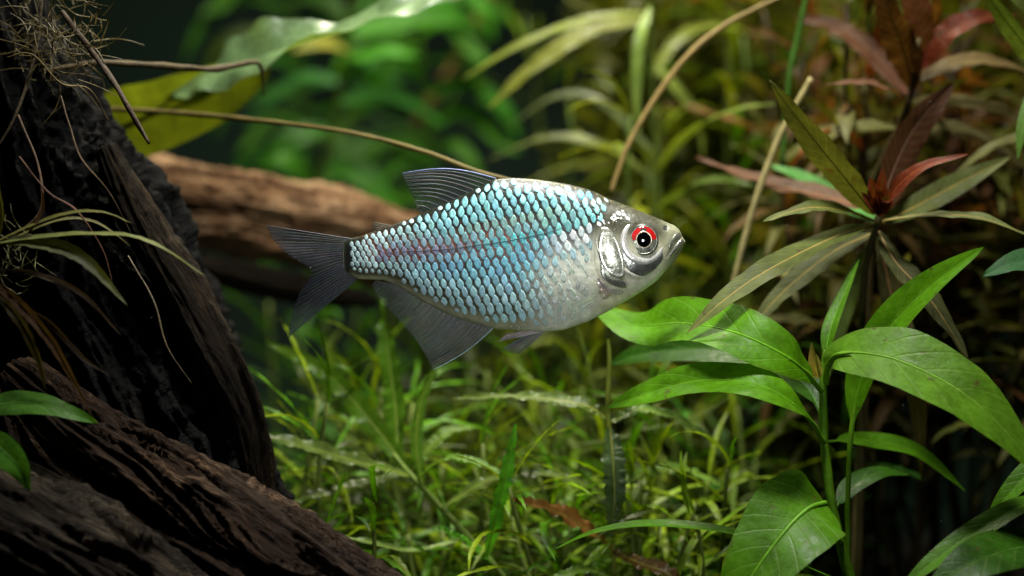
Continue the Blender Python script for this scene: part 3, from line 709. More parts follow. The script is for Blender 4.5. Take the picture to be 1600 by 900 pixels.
def proto(kind, height, nodes, per, seed, scol):
    R = random.Random(seed)
    parts = []
    lean = R.uniform(-0.15, 0.15), R.uniform(-0.1, 0.1)
    pth = np.array([(lean[0] * z + 0.003 * math.sin(z * 60 + seed), lean[1] * z, z) for z in np.linspace(0, height, 16)])
    V, F, UV = tube_data(pth, [0.0006, 0.0006, 0.0004], 5)
    parts.append(('stem', mesh('thicket_stem', V, F, M['stem'], UV), Matrix.Identity(4), scol))
    for i in range(nodes):
        f = 0.22 + 0.78 * (i / max(1, nodes - 1))
        z = f * height
        c = Vector((lean[0] * z + 0.003 * math.sin(z * 60 + seed), lean[1] * z, z))
        for j in range(per):
            az = R.uniform(0, 6.28)
            top = max(0.0, (f - 0.75) / 0.25)
            pitch = R.uniform(-0.35, 0.25) - top * R.uniform(0.2, 0.9)
            s = R.uniform(0.7, 1.15) * (1 - 0.35 * top)
            m = Matrix.Translation(c) @ Euler((R.uniform(-0.4, 0.4), pitch, az)).to_matrix().to_4x4() @ Matrix.Scale(s, 4)
            parts.append(('leaf', R.choice(LEAFS[kind]), m, f))
    return parts

PROTO = {
    'narrow': [proto('narrow', 0.062, 8, 2, 11 + k, (0.12, 0.16, 0.03)) for k in range(4)],
    'narrow_tall': [proto('narrow', 0.115, 13, 2, 31 + k, (0.12, 0.16, 0.03)) for k in range(3)],
    'medium': [proto('medium', 0.070, 7, 2, 51 + k, (0.11, 0.17, 0.03)) for k in range(3)],
    'medium_tall': [proto('medium', 0.125, 10, 2, 71 + k, (0.11, 0.17, 0.03)) for k in range(3)],
    'fine': [proto('fine', 0.055, 13, 3, 91 + k, (0.13, 0.16, 0.03)) for k in range(4)],
    'bronze': [proto('bronze', 0.125, 14, 3, 131 + k, (0.03, 0.022, 0.008)) for k in range(3)],
    'red': [proto('red', 0.125, 9, 2, 111 + k, (0.04, 0.022, 0.010)) for k in range(2)],
}
PH = {'bronze': 0.125, 'narrow': 0.062, 'narrow_tall': 0.115, 'medium': 0.070, 'medium_tall': 0.125, 'fine': 0.055, 'red': 0.125}

def place(kind, px, py, y, label, group, palette, R, leaf_from=0.0):
    """a stem plant rooted in the ground whose tip stands at photo pixel (px, py), y mm behind the fish"""
    tip = P(px, py, y)
    gz = ground_z(tip.x, tip.y)
    h = tip.z - gz
    s = h / PH[kind]
    o = root(('stem_plant'), (tip.x, tip.y, gz - 0.001), label, 'plant', group)
    o.rotation_euler = (R.uniform(-0.12, 0.12), R.uniform(-0.12, 0.12), R.uniform(0, 6.28))
    sx = 0.75 + 0.25 * s if s < 1.6 else 1.15
    o.scale = (sx, sx, s) if s < 1 else (s ** 0.5, s ** 0.5, s)
    pc = R.choice(palette)
    k1 = R.uniform(0.75, 1.25)
    for nm, me, m, c in R.choice(PROTO[kind]):
        if isinstance(c, float):
            if c < leaf_from: continue
            q = R.choice(palette) if R.random() < 0.35 else pc
            kk = k1 * R.uniform(0.5, 1.5)
            c = tuple(x * kk for x in q)
        p = bpy.data.objects.new(nm, me)
        col.objects.link(p)
        p.parent = o
        p.matrix_local = m
        p.color = (*c, 1)

R = random.Random(21)
PAL_G = [(0.12, 0.22, 0.004), (0.075, 0.21, 0.004), (0.20, 0.29, 0.006), (0.13, 0.20, 0.012), (0.05, 0.15, 0.004)]
PAL_Y = [(0.19, 0.22, 0.012), (0.14, 0.18, 0.012), (0.10, 0.17, 0.012), (0.08, 0.11, 0.014)]
PAL_O = [(0.10, 0.085, 0.018), (0.12, 0.065, 0.018), (0.085, 0.095, 0.016), (0.13, 0.05, 0.018), (0.12, 0.115, 0.035)]
PAL_R = [(0.13, 0.040, 0.014), (0.11, 0.065, 0.022), (0.15, 0.035, 0.010), (0.10, 0.09, 0.018)]
PAL_D = [(0.035, 0.12, 0.010), (0.045, 0.15, 0.012), (0.03, 0.10, 0.012)]

def scatter(n, kinds, x0, x1, y0, y1, d0, d1, label, group, pal, leaf_from=0.0):
    for i in range(n):
        fx = (i + R.uniform(0.1, 0.9)) / n
        place(R.choice(kinds), x0 + (x1 - x0) * fx, R.uniform(y0, y1), R.uniform(d0, d1), label, group, pal, R, leaf_from)

LOW = 'narrow-leaved green stem plant in the low thicket under the fish'
scatter(44, ['narrow'], 430, 1150, 590, 770, 28, 95, LOW, 'low thicket under the fish', PAL_G)
scatter(14, ['narrow'], 540, 1120, 740, 840, 12, 36, LOW, 'low thicket under the fish', PAL_G)
scatter(16, ['narrow', 'medium'], 620, 1300, 470, 600, 85, 130, 'yellow-green stem plant in the blurred bank behind the fish belly', 'bank behind the fish belly', [tuple(0.55 * x for x in q) for q in PAL_Y])  # palette darkened, shade of the thicket gaps put into the colour
scatter(18, ['narrow_tall', 'medium_tall', 'narrow_tall'], 900, 1330, 150, 430, 95, 150, 'tall blurred yellow-green stem plant between the fish head and the red plants', 'tall bank behind the fish head', PAL_Y)
scatter(12, ['narrow_tall', 'medium_tall'], 980, 1420, -40, 170, 120, 180, 'tallest blurred green stem plant in the bank at the back of the tank', 'tallest plants at the back', PAL_Y + PAL_G)
scatter(34, ['bronze', 'bronze', 'red'], 1240, 1690, -20, 260, 58, 115, 'tall olive brown stem plant crowded behind the red plants', 'olive plants behind the red ones', PAL_O, 0.42)
scatter(7, ['red'], 1180, 1640, -10, 120, 85, 120, 'tall rusty red blurred stem plant crowded behind the dark red plant', 'rusty plants at the back', PAL_R, 0.65)
scatter(7, ['medium', 'narrow'], 430, 680, 420, 560, 120, 165, 'dark green blurred stem plant behind the tan log', 'plants behind the tan log', PAL_D)
scatter(5, ['medium', 'narrow'], 1080, 1330, 560, 700, 60, 100, 'dim green stem plant in the shade behind the broad-leaved plant', 'shaded plants behind the broad leaves', PAL_D)  # dark palette, shade put into the leaf colour

# fine moss and leaf litter filling the floor of the thicket (uncountable)
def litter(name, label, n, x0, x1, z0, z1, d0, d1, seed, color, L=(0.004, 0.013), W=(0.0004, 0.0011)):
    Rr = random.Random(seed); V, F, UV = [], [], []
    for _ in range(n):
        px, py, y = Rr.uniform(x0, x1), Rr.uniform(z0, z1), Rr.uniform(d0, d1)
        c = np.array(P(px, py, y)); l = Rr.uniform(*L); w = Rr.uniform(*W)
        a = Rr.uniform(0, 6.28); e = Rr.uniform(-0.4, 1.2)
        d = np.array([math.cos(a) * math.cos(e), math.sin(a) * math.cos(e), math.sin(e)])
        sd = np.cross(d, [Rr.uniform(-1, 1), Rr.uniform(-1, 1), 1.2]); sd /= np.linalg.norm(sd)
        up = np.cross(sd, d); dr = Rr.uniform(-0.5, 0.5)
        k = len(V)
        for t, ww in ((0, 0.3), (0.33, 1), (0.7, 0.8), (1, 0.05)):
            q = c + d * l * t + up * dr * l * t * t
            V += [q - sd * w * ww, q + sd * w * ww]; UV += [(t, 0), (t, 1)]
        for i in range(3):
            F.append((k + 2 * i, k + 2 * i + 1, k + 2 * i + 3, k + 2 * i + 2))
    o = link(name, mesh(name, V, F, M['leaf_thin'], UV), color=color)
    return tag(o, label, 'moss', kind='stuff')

moss_tuft('tangled_stems', 'tangle of thin curling yellow-green stems in the low thicket', (430, 600), (1150, 980), 40, 85, 230, 15, (0.10, 0.15, 0.010), (60, 190), (0.8, 1.7), 'stems')
litter('moss', 'yellow-green fine moss filling the low thicket under the fish', 900, 430, 1300, 720, 980, 50, 110, 3, (0.035, 0.05, 0.006))  # moss colour darkened to deepen the thicket gaps
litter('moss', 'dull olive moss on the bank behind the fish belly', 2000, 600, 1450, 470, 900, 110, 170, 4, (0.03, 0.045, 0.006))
litter('moss', 'blurred yellow-green foliage mass at the back of the tank', 2600, 930, 1700, 10, 500, 150, 220, 9, (0.09, 0.10, 0.014), (0.008, 0.022), (0.0008, 0.0022))

# fine specks drifting in the water (uncountable)
Rq = random.Random(40); V, F = [], []
for _ in range(45):
    c = np.array(P(Rq.uniform(150, 1500), Rq.uniform(40, 860), Rq.uniform(-25, 60))); r = Rq.uniform(0.4, 0.9) * PX; k = len(V)
    for d in ((1, 0, 0), (-1, 0, 0), (0, 1, 0), (0, -1, 0), (0, 0, 1), (0, 0, -1)):
        V.append(c + np.array(d) * r * Rq.uniform(0.6, 1.3))
    F += [tuple(k + i for i in q) for q in ((0, 2, 4), (2, 1, 4), (1, 3, 4), (3, 0, 4), (2, 0, 5), (1, 2, 5), (3, 1, 5), (0, 3, 5))]
tag(link('suspended_specks', mesh('suspended_specks', V, F, simple('speck', (0.35, 0.34, 0.28), 0.6))), 'tiny pale specks drifting in the water around the fish', 'specks', kind='stuff')

# ------------------------------------------------------------------ the fish
TOP = np.array([(536, 379), (545, 373), (560, 370), (585, 361), (608, 353), (640, 342), (680, 324), (720, 307), (760, 286), (772, 280), (800, 277.5), (830, 279), (860, 283), (890, 288), (918, 295), (935, 302), (953, 311), (970, 318), (989, 325), (1010, 333.5), (1025, 340), (1040, 346.5), (1053, 352), (1060, 357.5), (1064, 364), (1065.5, 369.5), (1067, 371), (1070, 376)], float)
BOT = np.array([(536, 420), (545, 427), (560, 436), (585, 437), (600, 438), (624, 448), (660, 471), (700, 491), (735, 504), (760, 511), (776, 514.5), (811, 518), (847, 519), (882, 515.5), (918, 503), (953, 485), (989, 464), (1010, 451), (1025, 440), (1046, 418), (1056, 406), (1064, 393), (1067.5, 386), (1070, 379)], float)
WID = np.array([(536, 0.6), (545, 4.5), (570, 9), (610, 13), (660, 20), (720, 28), (780, 35), (840, 39), (900, 41), (950, 41), (990, 37), (1020, 30), (1045, 22), (1058, 15), (1065, 10), (1070, 3)], float)
def prof(A, x):
    return np.interp(x, A[:, 0], A[:, 1])
def body_y(px, py):
    """near-side skin depth in pixels (negative = towards camera)"""
    t, bt, w = prof(TOP, px), prof(BOT, px), prof(WID, px)
    c = 0.5 * (t + bt) + 0.03 * (bt - t)
    q = (py - c) / (0.5 * (bt - t) + 0.03 * (bt - t) * (1 if py < c else -1) + 1e-6)
    q = min(1.0, abs(q))
    y = -w * (1 - q ** 2.5) ** 0.54
    # gill edge, mouth slit and nostril modelled into the skin
    y += 1.1 * math.exp(-((px - gill_x(py)) / 2.6) ** 2) * (1 if 335 < py < 470 else 0)
    ml = mouth_d(px, py)
    y += 1.6 * math.exp(-(ml / 1.5) ** 2)
    y += 2.0 * math.exp(-(((px - 1039) / 4.5) ** 2 + ((py - 356) / 4.5) ** 2))
    return y
def gill_x(py):
    return np.interp(py, [330, 350, 380, 410, 440, 460, 475], [938, 930, 925, 926, 934, 948, 965])
MOUTH = [(1066, 370.5), (1060, 374), (1053, 382), (1047, 391), (1041, 401)]
def mouth_d(px, py):
    d = 1e9
    for (a, b_), (c, e) in zip(MOUTH[:-1], MOUTH[1:]):
        vx, vy = c - a, e - b_
        t = max(0, min(1, ((px - a) * vx + (py - b_) * vy) / (vx * vx + vy * vy)))
        d = min(d, math.hypot(px - a - vx * t, py - b_ - vy * t))
    return d

def skin_point(px, py, lift=0.0):
    return Vector(((px - 800) * PX, (body_y(px, py) - lift) * PX, (450 - py) * PX))
def skin_normal(px, py):
    e = 1.5
    dx = (skin_point(px + e, py) - skin_point(px - e, py)); dz = (skin_point(px, py - e) - skin_point(px, py + e))
    n = dz.cross(dx); n.normalize()
    return -n if n.y > 0 else n

LATX = [545, 610, 703, 790, 850, 905, 945]
LATY = [398, 395, 390, 378, 366, 349, 336]
def lateral(px): return np.interp(px, LATX, LATY)

def smooth(a, b_, x):
    t = max(0.0, min(1.0, (x - a) / (b_ - a))); return t * t * (3 - 2 * t)
def mix3(a, b_, t): return tuple(x * (1 - t) + y * t for x, y in zip(a, b_))

def pigment(px, py):
    t, bt = prof(TOP, px), prof(BOT, px)
    f = (py - t) / max(1.0, bt - t)
    c = (0.014, 0.018, 0.010)
    lat = lateral(min(px, 945))
    s = math.exp(-((py - lat + 2) / 21.0) ** 2) * (1 - smooth(790, 850, px)) * smooth(556, 585, px)
    c = mix3(c, (0.30, 0.085, 0.04), 0.85 * s)
    c = mix3(c, (0.10, 0.10, 0.045), smooth(0.6, 0.85, f) * 0.8)
    c = mix3(c, (0.34, 0.35, 0.22), smooth(0.86, 0.97, f))
    fr = smooth(800, 880, px) * smooth(lat + 10, lat + 60, py)
    c = mix3(c, (0.72, 0.75, 0.58), fr * 0.95)  # pale belly, with the glow of translucent flesh put into it
    hd = smooth(918, 945, px)
    hc = mix3((0.07, 0.07, 0.04), (0.66, 0.65, 0.42), smooth(0.22, 0.55, f))
    hc = mix3(hc, (0.30, 0.31, 0.20), smooth(1025, 1050, px))
    c = mix3(c, hc, hd)
    c = mix3((0.010, 0.013, 0.015), c, smooth(543, 558, px))
    nz = mnoise.noise((px * 0.08, py * 0.08, 3.0))
    return tuple(max(0.004, x * (1 + 0.25 * nz)) for x in c)

fish = root('fish', P(800, 400, 0), 'silvery blue-scaled fish with red-topped eye hovering among the plants', 'fish')
FB = np.array(fish.location)

# body: one closed mesh
xs = np.concatenate([np.linspace(536, 544, 6), np.linspace(545, 900, 120), np.linspace(903, 1056, 90), np.linspace(1057, 1070, 18)])
NA = 96
V, C, F = [], [], []
for x in xs:
    t, bt = prof(TOP, x), prof(BOT, x)
    for j in range(NA):
        a = 2 * math.pi * j / NA
        sn, cs = math.sin(a), math.cos(a)
        py = 0.5 * (t + bt) - 0.5 * (bt - t) * sn
        py = min(max(py, t), bt)
        y = body_y(x, py) if cs <= 0 else -body_y(x, py)
        V.append((((x - 800) * PX), y * PX, (450 - py) * PX)); C.append(pigment(x, py))
n = len(xs)
for i in range(n - 1):
    for j in range(NA):
        k = (j + 1) % NA
        F.append((i * NA + j, i * NA + k, (i + 1) * NA + k, (i + 1) * NA + j))
F.append(tuple(range(NA))); F.append(tuple((n - 1) * NA + j for j in reversed(range(NA))))

N = NT('fish_skin')
att = N.n('ShaderNodeAttribute', attribute_name='pigment').outputs['Color']
geo = N.n('ShaderNodeNewGeometry').outputs['Position']
n1 = N.noise(1500.0, geo, 4.0, 0.65); n2 = N.noise(420.0, geo, 3.0)
k = N.math('MULTIPLY', N.rng(n1, 0.25, 0.75, 0.86, 1.14), N.rng(n2, 0.3, 0.7, 0.85, 1.15))
N.s(N.b.inputs['Base Color'], N.mix(1.0, att, N.n('ShaderNodeCombineColor', {0: k, 1: k, 2: k}).outputs[0], 'MULTIPLY'))
N.b.inputs['Metallic'].default_value = 0.0
N.s(N.b.inputs['Roughness'], N.rng(n1, 0.3, 0.7, 0.25, 0.45))
N.b.inputs['Coat Weight'].default_value = 0.05
N.b.inputs['Coat Roughness'].default_value = 0.12
N.s(N.b.inputs['Normal'], N.bump(N.math('ADD', n1, n2), 0.35, 0.0003))
N.b.inputs['Subsurface Weight'].default_value = 0.55
N.b.inputs['Subsurface Radius'].default_value = (1.0, 0.9, 0.6)
N.b.inputs['Subsurface Scale'].default_value = 0.0028
M['skin'] = N.m
body = link('body', mesh('fish_body', np.array(V) - FB, F, M['skin'], cols=C), fish)

# scale material: guanine sheen, colour set per scale, one highlight painted in
N = NT('fish_scale')
oi = N.n('ShaderNodeObjectInfo')
tc = N.n('ShaderNodeTexCoord').outputs['Object']
geo = N.n('ShaderNodeNewGeometry').outputs['Position']
mp = N.n('ShaderNodeMapping', {'Vector': tc, 'Rotation': (0, 0.5, 0), 'Scale': (9.0, 1.0, 2.2)}).outputs[0]
va = N.n('ShaderNodeVectorMath', operation='ADD'); N.s(va.inputs[0], mp)
N.s(va.inputs[1], N.n('ShaderNodeCombineXYZ', {0: N.math('MULTIPLY', oi.outputs['Random'], 37.0), 1: 0.0, 2: N.math('MULTIPLY', oi.outputs['Random'], 17.0)}).outputs[0])
st = N.noise(1.0, va.outputs[0], 5.0, 0.7)
gl = N.noise(5200.0, geo, 2.0)
k = N.math('MULTIPLY', N.rng(st, 0.3, 0.7, 0.62, 1.45), N.rng(gl, 0.3, 0.7, 0.78, 1.25))
c = N.mix(1.0, oi.outputs['Color'], N.n('ShaderNodeCombineColor', {0: k, 1: k, 2: k}).outputs[0], 'MULTIPLY')
N.s(N.b.inputs['Base Color'], c)
N.s(N.b.inputs['Metallic'], oi.outputs['Alpha'])
N.s(N.b.inputs['Roughness'], N.rng(st, 0.3, 0.7, 0.32, 0.55))
N.b.inputs['Coat Weight'].default_value = 0.06
N.b.inputs['Coat Roughness'].default_value = 0.15
N.s(N.b.inputs['Normal'], N.bump(N.math('ADD', st, N.math('MULTIPLY', gl, 0.5)), 0.5, 0.00025))
M['scale'] = N.m

def scale_mesh(seed):
    Rr = random.Random(seed)
    out = []
    K = 16
    for k in range(K):
        a = 2 * math.pi * k / K + math.pi / 2
        s_, c_ = math.sin(a), math.cos(a)
        # almond: rounded flanks, pointed above and below
        z = 0.5 * math.copysign(abs(s_) ** 1.02, s_)
        x = 0.5 * math.copysign(abs(c_) ** 1.6, c_) * (1.0 if c_ < 0 else 0.92)
        x += -0.20 * z + Rr.uniform(-0.03, 0.03); z += Rr.uniform(-0.025, 0.025)
        out.append((x, z))
    V = [(0.0, -0.036, 0.0)]; F = []
    rings = [(0.6, -0.034), (0.96, -0.030), (1.0, 0.012)]
    for rr, y in rings:
        for (x, z) in out: V.append((x * rr, y, z * rr))
    for k in range(K):
        j = (k + 1) % K
        F.append((0, 1 + j, 1 + k))
        for q in range(2):
            F.append((1 + q * K + k, 1 + q * K + j, 1 + (q + 1) * K + j, 1 + (q + 1) * K + k))
    return mesh('scale', V, F, M['scale'])
SCALES = [scale_mesh(k) for k in range(6)]

def scale_color(px, py):
    t, bt = prof(TOP, px), prof(BOT, px)
    f = (py - t) / (bt - t)
    d = py - lateral(px)
    c = (0.25, 0.57, 0.62)                                         # upper rows: pale cyan
    c = mix3(c, (0.34, 0.55, 0.44), math.exp(-((d + 24) / 9.0) ** 2) * smooth(690, 780, px))
    c = mix3(c, (0.46, 0.66, 0.66), smooth(720, 560, px) * smooth(-8, -25, d))
    c = mix3(c, (0.16, 0.58, 0.60), math.exp(-((d - 0) / 10.0) ** 2) * smooth(640, 760, px))
    c = mix3(c, (0.30, 0.30, 0.42), math.exp(-((d - 0) / 15.0) ** 2) * (1 - smooth(680, 800, px)))
    low = smooth(8, 22, d)
    c = mix3(c, (0.22, 0.56, 0.70), low * smooth(600, 700, px))
    c = mix3(c, (0.36, 0.58, 0.55), low * (1 - smooth(600, 690, px)))
    c = mix3(c, (0.50, 0.80, 0.84), low * smooth(0.58, 0.82, f) * 0.85)
    highlight = math.exp(-((px - 900) / 42.0) ** 2 - ((d - 22) / 16.0) ** 2)
    c = mix3(c, (0.95, 0.97, 0.90), highlight)  # white flank highlight painted into the scale colour
    fr = smooth(800, 880, px) * smooth(24, 70, d)
    c = mix3(c, (0.58, 0.66, 0.55), fr)
    c = mix3(c, (0.12, 0.42, 0.68), smooth(885, 920, px) * smooth(-20, -40, d))
    return c

cand = []
u_x = np.linspace(550, 960, 800)
def col_step(x): return np.interp(x, [550, 590, 650, 730, 800, 900, 925, 955], [8.5, 10.5, 12.3, 13.4, 14.0, 14.2, 11, 9.5])
def row_step(x): return np.interp(x, [550, 590, 650, 720, 800, 900, 925, 955], [7.6, 9.6, 12.0, 14.0, 15.0, 15.2, 12.5, 10.5])
u_v = np.concatenate([[0], np.cumsum(np.diff(u_x) / col_step(u_x[:-1]))])
Rs = random.Random(77)
for row in range(-8, 12):
    off = 0.5 if row % 2 else 0.0
    for iu in range(0, 45):
        uu = iu + off + row * 0.0
        if uu > u_v[-1]: continue
        px = float(np.interp(uu, u_v, u_x))
        st = row_step(px)
        py = float(lateral(px) + row * st)
        px += Rs.uniform(-0.7, 0.7); py += Rs.uniform(-0.7, 0.7)
        t, bt = prof(TOP, px), prof(BOT, px)
        ed = min(py - t, (bt - 7) - py)
        if ed < 4.2: continue
        lim = np.interp(py, [300, 335, 350, 400, 440, 470, 490], [958, 946, 930, 921, 920, 915, 905])
        if px > lim - 3: continue
        sz = min(1.0, 0.3 + ed / 20.0) if py > lateral(px) else min(1.0, 0.42 + ed / 20.0)
        vv = Rs.uniform(0.86, 1.07)
        w = vv * col_step(px) * 0.88 * (0.5 + 0.5 * sz); h = min(Rs.uniform(0.9, 1.06) * st * 1.38 * sz, ed * 1.7)
        cand.append((w * h, px, py, w, h))
cand.sort(reverse=True)
rest = []
for idx, (ar, px, py, w, h) in enumerate(cand):
    nml = skin_normal(px, py)
    zx = Vector((0, 0, 1)); zx = (zx - nml * zx.dot(nml)).normalized()
    yx = -nml
    xx = yx.cross(zx)
    Mx = Matrix((xx, yx, zx)).transposed().to_4x4()
    th = min(w, h)
    Sc = Matrix.Diagonal((w * PX, th * 0.9 * PX, h * PX / max(0.45, abs(zx.z)) ** 0.5, 1))
    loc = skin_point(px, py, 0.15 - 0.5 * smooth(800, 880, px) * smooth(24, 70, py - lateral(px))) - Vector(FB)
    jit = Euler((Rs.uniform(-0.07, 0.07), Rs.uniform(-0.10, 0.10), Rs.uniform(-0.07, 0.07) - 0.05)).to_matrix().to_4x4()
    mat = Matrix.Translation(loc) @ Mx @ jit @ Sc
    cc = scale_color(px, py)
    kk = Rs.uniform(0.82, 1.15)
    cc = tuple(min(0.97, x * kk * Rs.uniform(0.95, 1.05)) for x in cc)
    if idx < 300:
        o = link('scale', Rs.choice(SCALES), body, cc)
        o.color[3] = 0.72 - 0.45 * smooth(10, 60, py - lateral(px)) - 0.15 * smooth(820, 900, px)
        o.matrix_local = mat
    else:
        rest.append(mat)
if rest:
    V, F = [], []
    src = SCALES[0]
    for mt in rest:
        k = len(V)
        V += [mt @ v.co for v in src.vertices]; F += [tuple(i + k for i in p.vertices) for p in src.polygons]
    o = link('small_scales', mesh('small_scales', V, F, M['scale']), body, (0.5, 0.72, 0.74))
    o.color[3] = 0.3
    o['kind'] = 'stuff'
print('SCALES', len(cand), 'rest', len(rest))

ll = np.array([tuple(skin_point(x, float(lateral(x)) + 0.6 * math.sin(x * 0.7), 0.75)) for x in np.linspace(600, 885, 90)])
Vl, Fl, UVl = tube_data(ll, [0.2 * PX, 0.7 * PX, 0.8 * PX, 0.8 * PX, 0.3 * PX], 5)
link('lateral_line', mesh('lateral_line', np.array(Vl) - FB, Fl, simple('lateral_dark', (0.012, 0.035, 0.04), 0.5), UVl), body)

# bright flecks on the nape, gold flecks on the back
def fleck(px, py, w, h, c):
    nml = skin_normal(px, py)
    zx = Vector((0, 0, 1)); zx = (zx - nml * zx.dot(nml)).normalized(); yx = -nml; xx = yx.cross(zx)
    o = link('fleck', Rs.choice(SCALES), body, c)
    o.color[3] = 0.35
    o.matrix_local = Matrix.Translation(skin_point(px, py, 0.2) - Vector(FB)) @ Matrix((xx, yx, zx)).transposed().to_4x4() @ Euler((0, Rs.uniform(-0.8, 0.8), 0)).to_matrix().to_4x4() @ Matrix.Diagonal((w * PX, min(w, h) * 0.6 * PX, h * PX, 1))
for px, py, w, h in [(959, 338, 6, 7), (966, 334, 8, 9), (974, 336, 6, 8), (980, 342, 6, 8), (969, 342, 4, 4), (955, 342, 5, 6), (961, 346, 4, 4), (941, 346, 5, 6), (935, 351, 7, 9), (934, 340, 5, 9), (943, 350, 3, 4), (972, 330, 4, 4), (950, 349, 3, 3)]:
    fleck(px, py, w, h, (0.86, 0.88, 0.92))
for px in range(800, 960, 11):
    fleck(px, prof(TOP, px) + 3.2 + Rs.uniform(-0.4, 0.8), Rs.uniform(2, 4), Rs.uniform(1.6, 2.6), (0.5, 0.40, 0.14))
for k in range(26):
    px = Rs.uniform(790, 985); py = prof(BOT, px) - Rs.uniform(3, 22) * (0.5 if px < 850 else 1)
    fleck(px, py, Rs.uniform(2, 4.5), Rs.uniform(2, 4), (0.75, 0.76, 0.6))

# silver plates of the head
N = NT('gill_silver')
geo = N.n('ShaderNodeNewGeometry').outputs['Position']
n1 = N.noise(700.0, geo, 4.0, 0.6); n2 = N.noise(3000.0, geo, 3.0)
base = N.n('ShaderNodeObjectInfo').outputs['Color']
k = N.rng(n1, 0.3, 0.7, 0.75, 1.2)
N.s(N.b.inputs['Base Color'], N.mix(1.0, base, N.n('ShaderNodeCombineColor', {0: k, 1: k, 2: N.math('MULTIPLY', k, 0.97)}).outputs[0], 'MULTIPLY'))
N.b.inputs['Metallic'].default_value = 0.8
N.s(N.b.inputs['Roughness'], N.rng(n2, 0.3, 0.7, 0.20, 0.36))
N.s(N.b.inputs['Normal'], N.bump(N.math('ADD', n1, N.math('MULTIPLY', n2, 0.2)), 0.22, 0.0005))
M['silver'] = N.m
M['silver_pale'] = N.m.copy()
M['silver_pale'].name = 'silver_pale'
M['jaw'] = N.m.copy()
M['jaw'].name = 'jaw_skin'
M['jaw'].node_tree.nodes['Principled BSDF'].inputs['Metallic'].default_value = 0.05
M['jaw'].node_tree.nodes['Principled BSDF'].inputs['Specular IOR Level'].default_value = 0.25
M['silver_pale'].node_tree.nodes['Principled BSDF'].inputs['Metallic'].default_value = 0.5

def patch(name, poly, h, mat, color=(0.7, 0.7, 0.62), rim=0.0, rings=9, seg=56, power=2.4, parent=None, sink=0.7):
    """plate with its own outline and domed thickness lying on the skin"""
    poly = np.array(poly, float)
    loop = catmull(list(np.column_stack([poly, np.zeros(len(poly))])) + [(*poly[0], 0)], seg + 1)[:-1, :2]
    c = loop.mean(axis=0)
    V, F = [], []
    V.append(skin_point(c[0], c[1], h))
    for r in range(1, rings + 1):
        f = (r / rings) ** 0.8
        for p in loop:
            q = c + (p - c) * f
            lift = h * (1 - f ** power) + rim * math.exp(-((f - 0.9) / 0.07) ** 2) - (sink if r == rings else 0)
            V.append(skin_point(q[0], q[1], lift))
    for k in range(seg):
        j = (k + 1) % seg
        F.append((0, 1 + k, 1 + j))
        for r in range(rings - 1):
            F.append((1 + r * seg + k, 1 + (r + 1) * seg + k, 1 + (r + 1) * seg + j, 1 + r * seg + j))
    V = np.array([tuple(v) for v in V]) - FB
    return link(name, mesh(name, V, F, mat), parent or fish, color)

patch('gill_cover', [(938, 355), (950, 357), (962, 372), (970, 395), (975, 415), (974, 436), (962, 437), (945, 425), (935, 405), (932, 380)], 3.0, M['silver'], (0.72, 0.74, 0.62), 1.2)
patch('gill_cover', [(936, 408), (946, 427), (960, 438), (974, 440), (978, 450), (965, 449), (950, 443), (938, 430)], 2.2, M['silver'], (0.50, 0.52, 0.44), 0.9)
patch('gill_cover', [(931, 432), (945, 446), (962, 454), (975, 455), (968, 461), (948, 457), (933, 447)], 1.4, M['silver_pale'], (0.66, 0.60, 0.54), 0.4)
patch('cheek_plate', [(968, 385), (976, 388), (984, 402), (1000, 411), (1020, 406), (1034, 394), (1037, 404), (1024, 422), (1006, 433), (990, 433), (977, 419), (970, 402)], 1.0, M['silver'], (0.36, 0.37, 0.35), 0.1)  # plate toned dark, standing for the dark band between the reflections
def crescent(cx, cy, r0, r1, a0, a1, n=9, ry=1.05):
    A = np.radians(np.linspace(a0, a1, n)); out = []
    for k, a in enumerate(A): out.append((cx + r1 * math.cos(a), cy - r1 * ry * math.sin(a)))
    for k, a in enumerate(A[::-1]): out.append((cx + r0 * math.cos(a), cy - r0 * ry * math.sin(a)))
    return out
def ridge(name, cx, cy, r, a0, a1, hw, h, color, n=40, ry=1.05, mat='silver'):
    """raised bony ridge following an arc round (cx, cy)"""
    V, F = [], []
    m = 7
    for i, a in enumerate(np.radians(np.linspace(a0, a1, n))):
        e = math.sin(math.pi * min(1, max(0, i / (n - 1)))) ** 0.4
        for j in range(m):
            t = 2 * j / (m - 1) - 1
            rr = r + hw * e * t
            x, y_ = cx + rr * math.cos(a), cy - rr * ry * math.sin(a)
            V.append(tuple(skin_point(x, y_, h * e * (1 - t * t) - 0.35)))
    for i in range(n - 1):
        for j in range(m - 1):
            F.append((i * m + j, i * m + j + 1, (i + 1) * m + j + 1, (i + 1) * m + j))
    return link(name, mesh(name, np.array(V) - FB, F, M[mat]), fish, color)
ridge('eye_reflection_ridge', 1004, 376, 31.5, 130, 345, 6.5, 2.4, (0.92, 0.91, 0.88), mat='silver_pale')  # ridge coloured bright, the reflection under the eye painted in
ridge('cheek_reflection_ridge', 1008, 378, 54, 176, 292, 3.8, 2.0, (0.86, 0.85, 0.72), mat='silver_pale')  # pale colour stands for the reflected band on the cheek
ridge('gill_ridge', 1004, 372, 73, 178, 262, 2.6, 1.6, (0.80, 0.80, 0.66), mat='silver_pale')
ridge('nape_ridge', 966, 352, 9, 60, 250, 3.0, 1.2, (0.30, 0.28, 0.2))
patch('jaw_plate', [(976, 436), (990, 437), (1008, 436), (1024, 428), (1034, 418), (1030, 430), (1014, 444), (996, 455), (982, 456), (977, 448)], 1.2, M['jaw'], (0.66, 0.65, 0.50), 0.3)
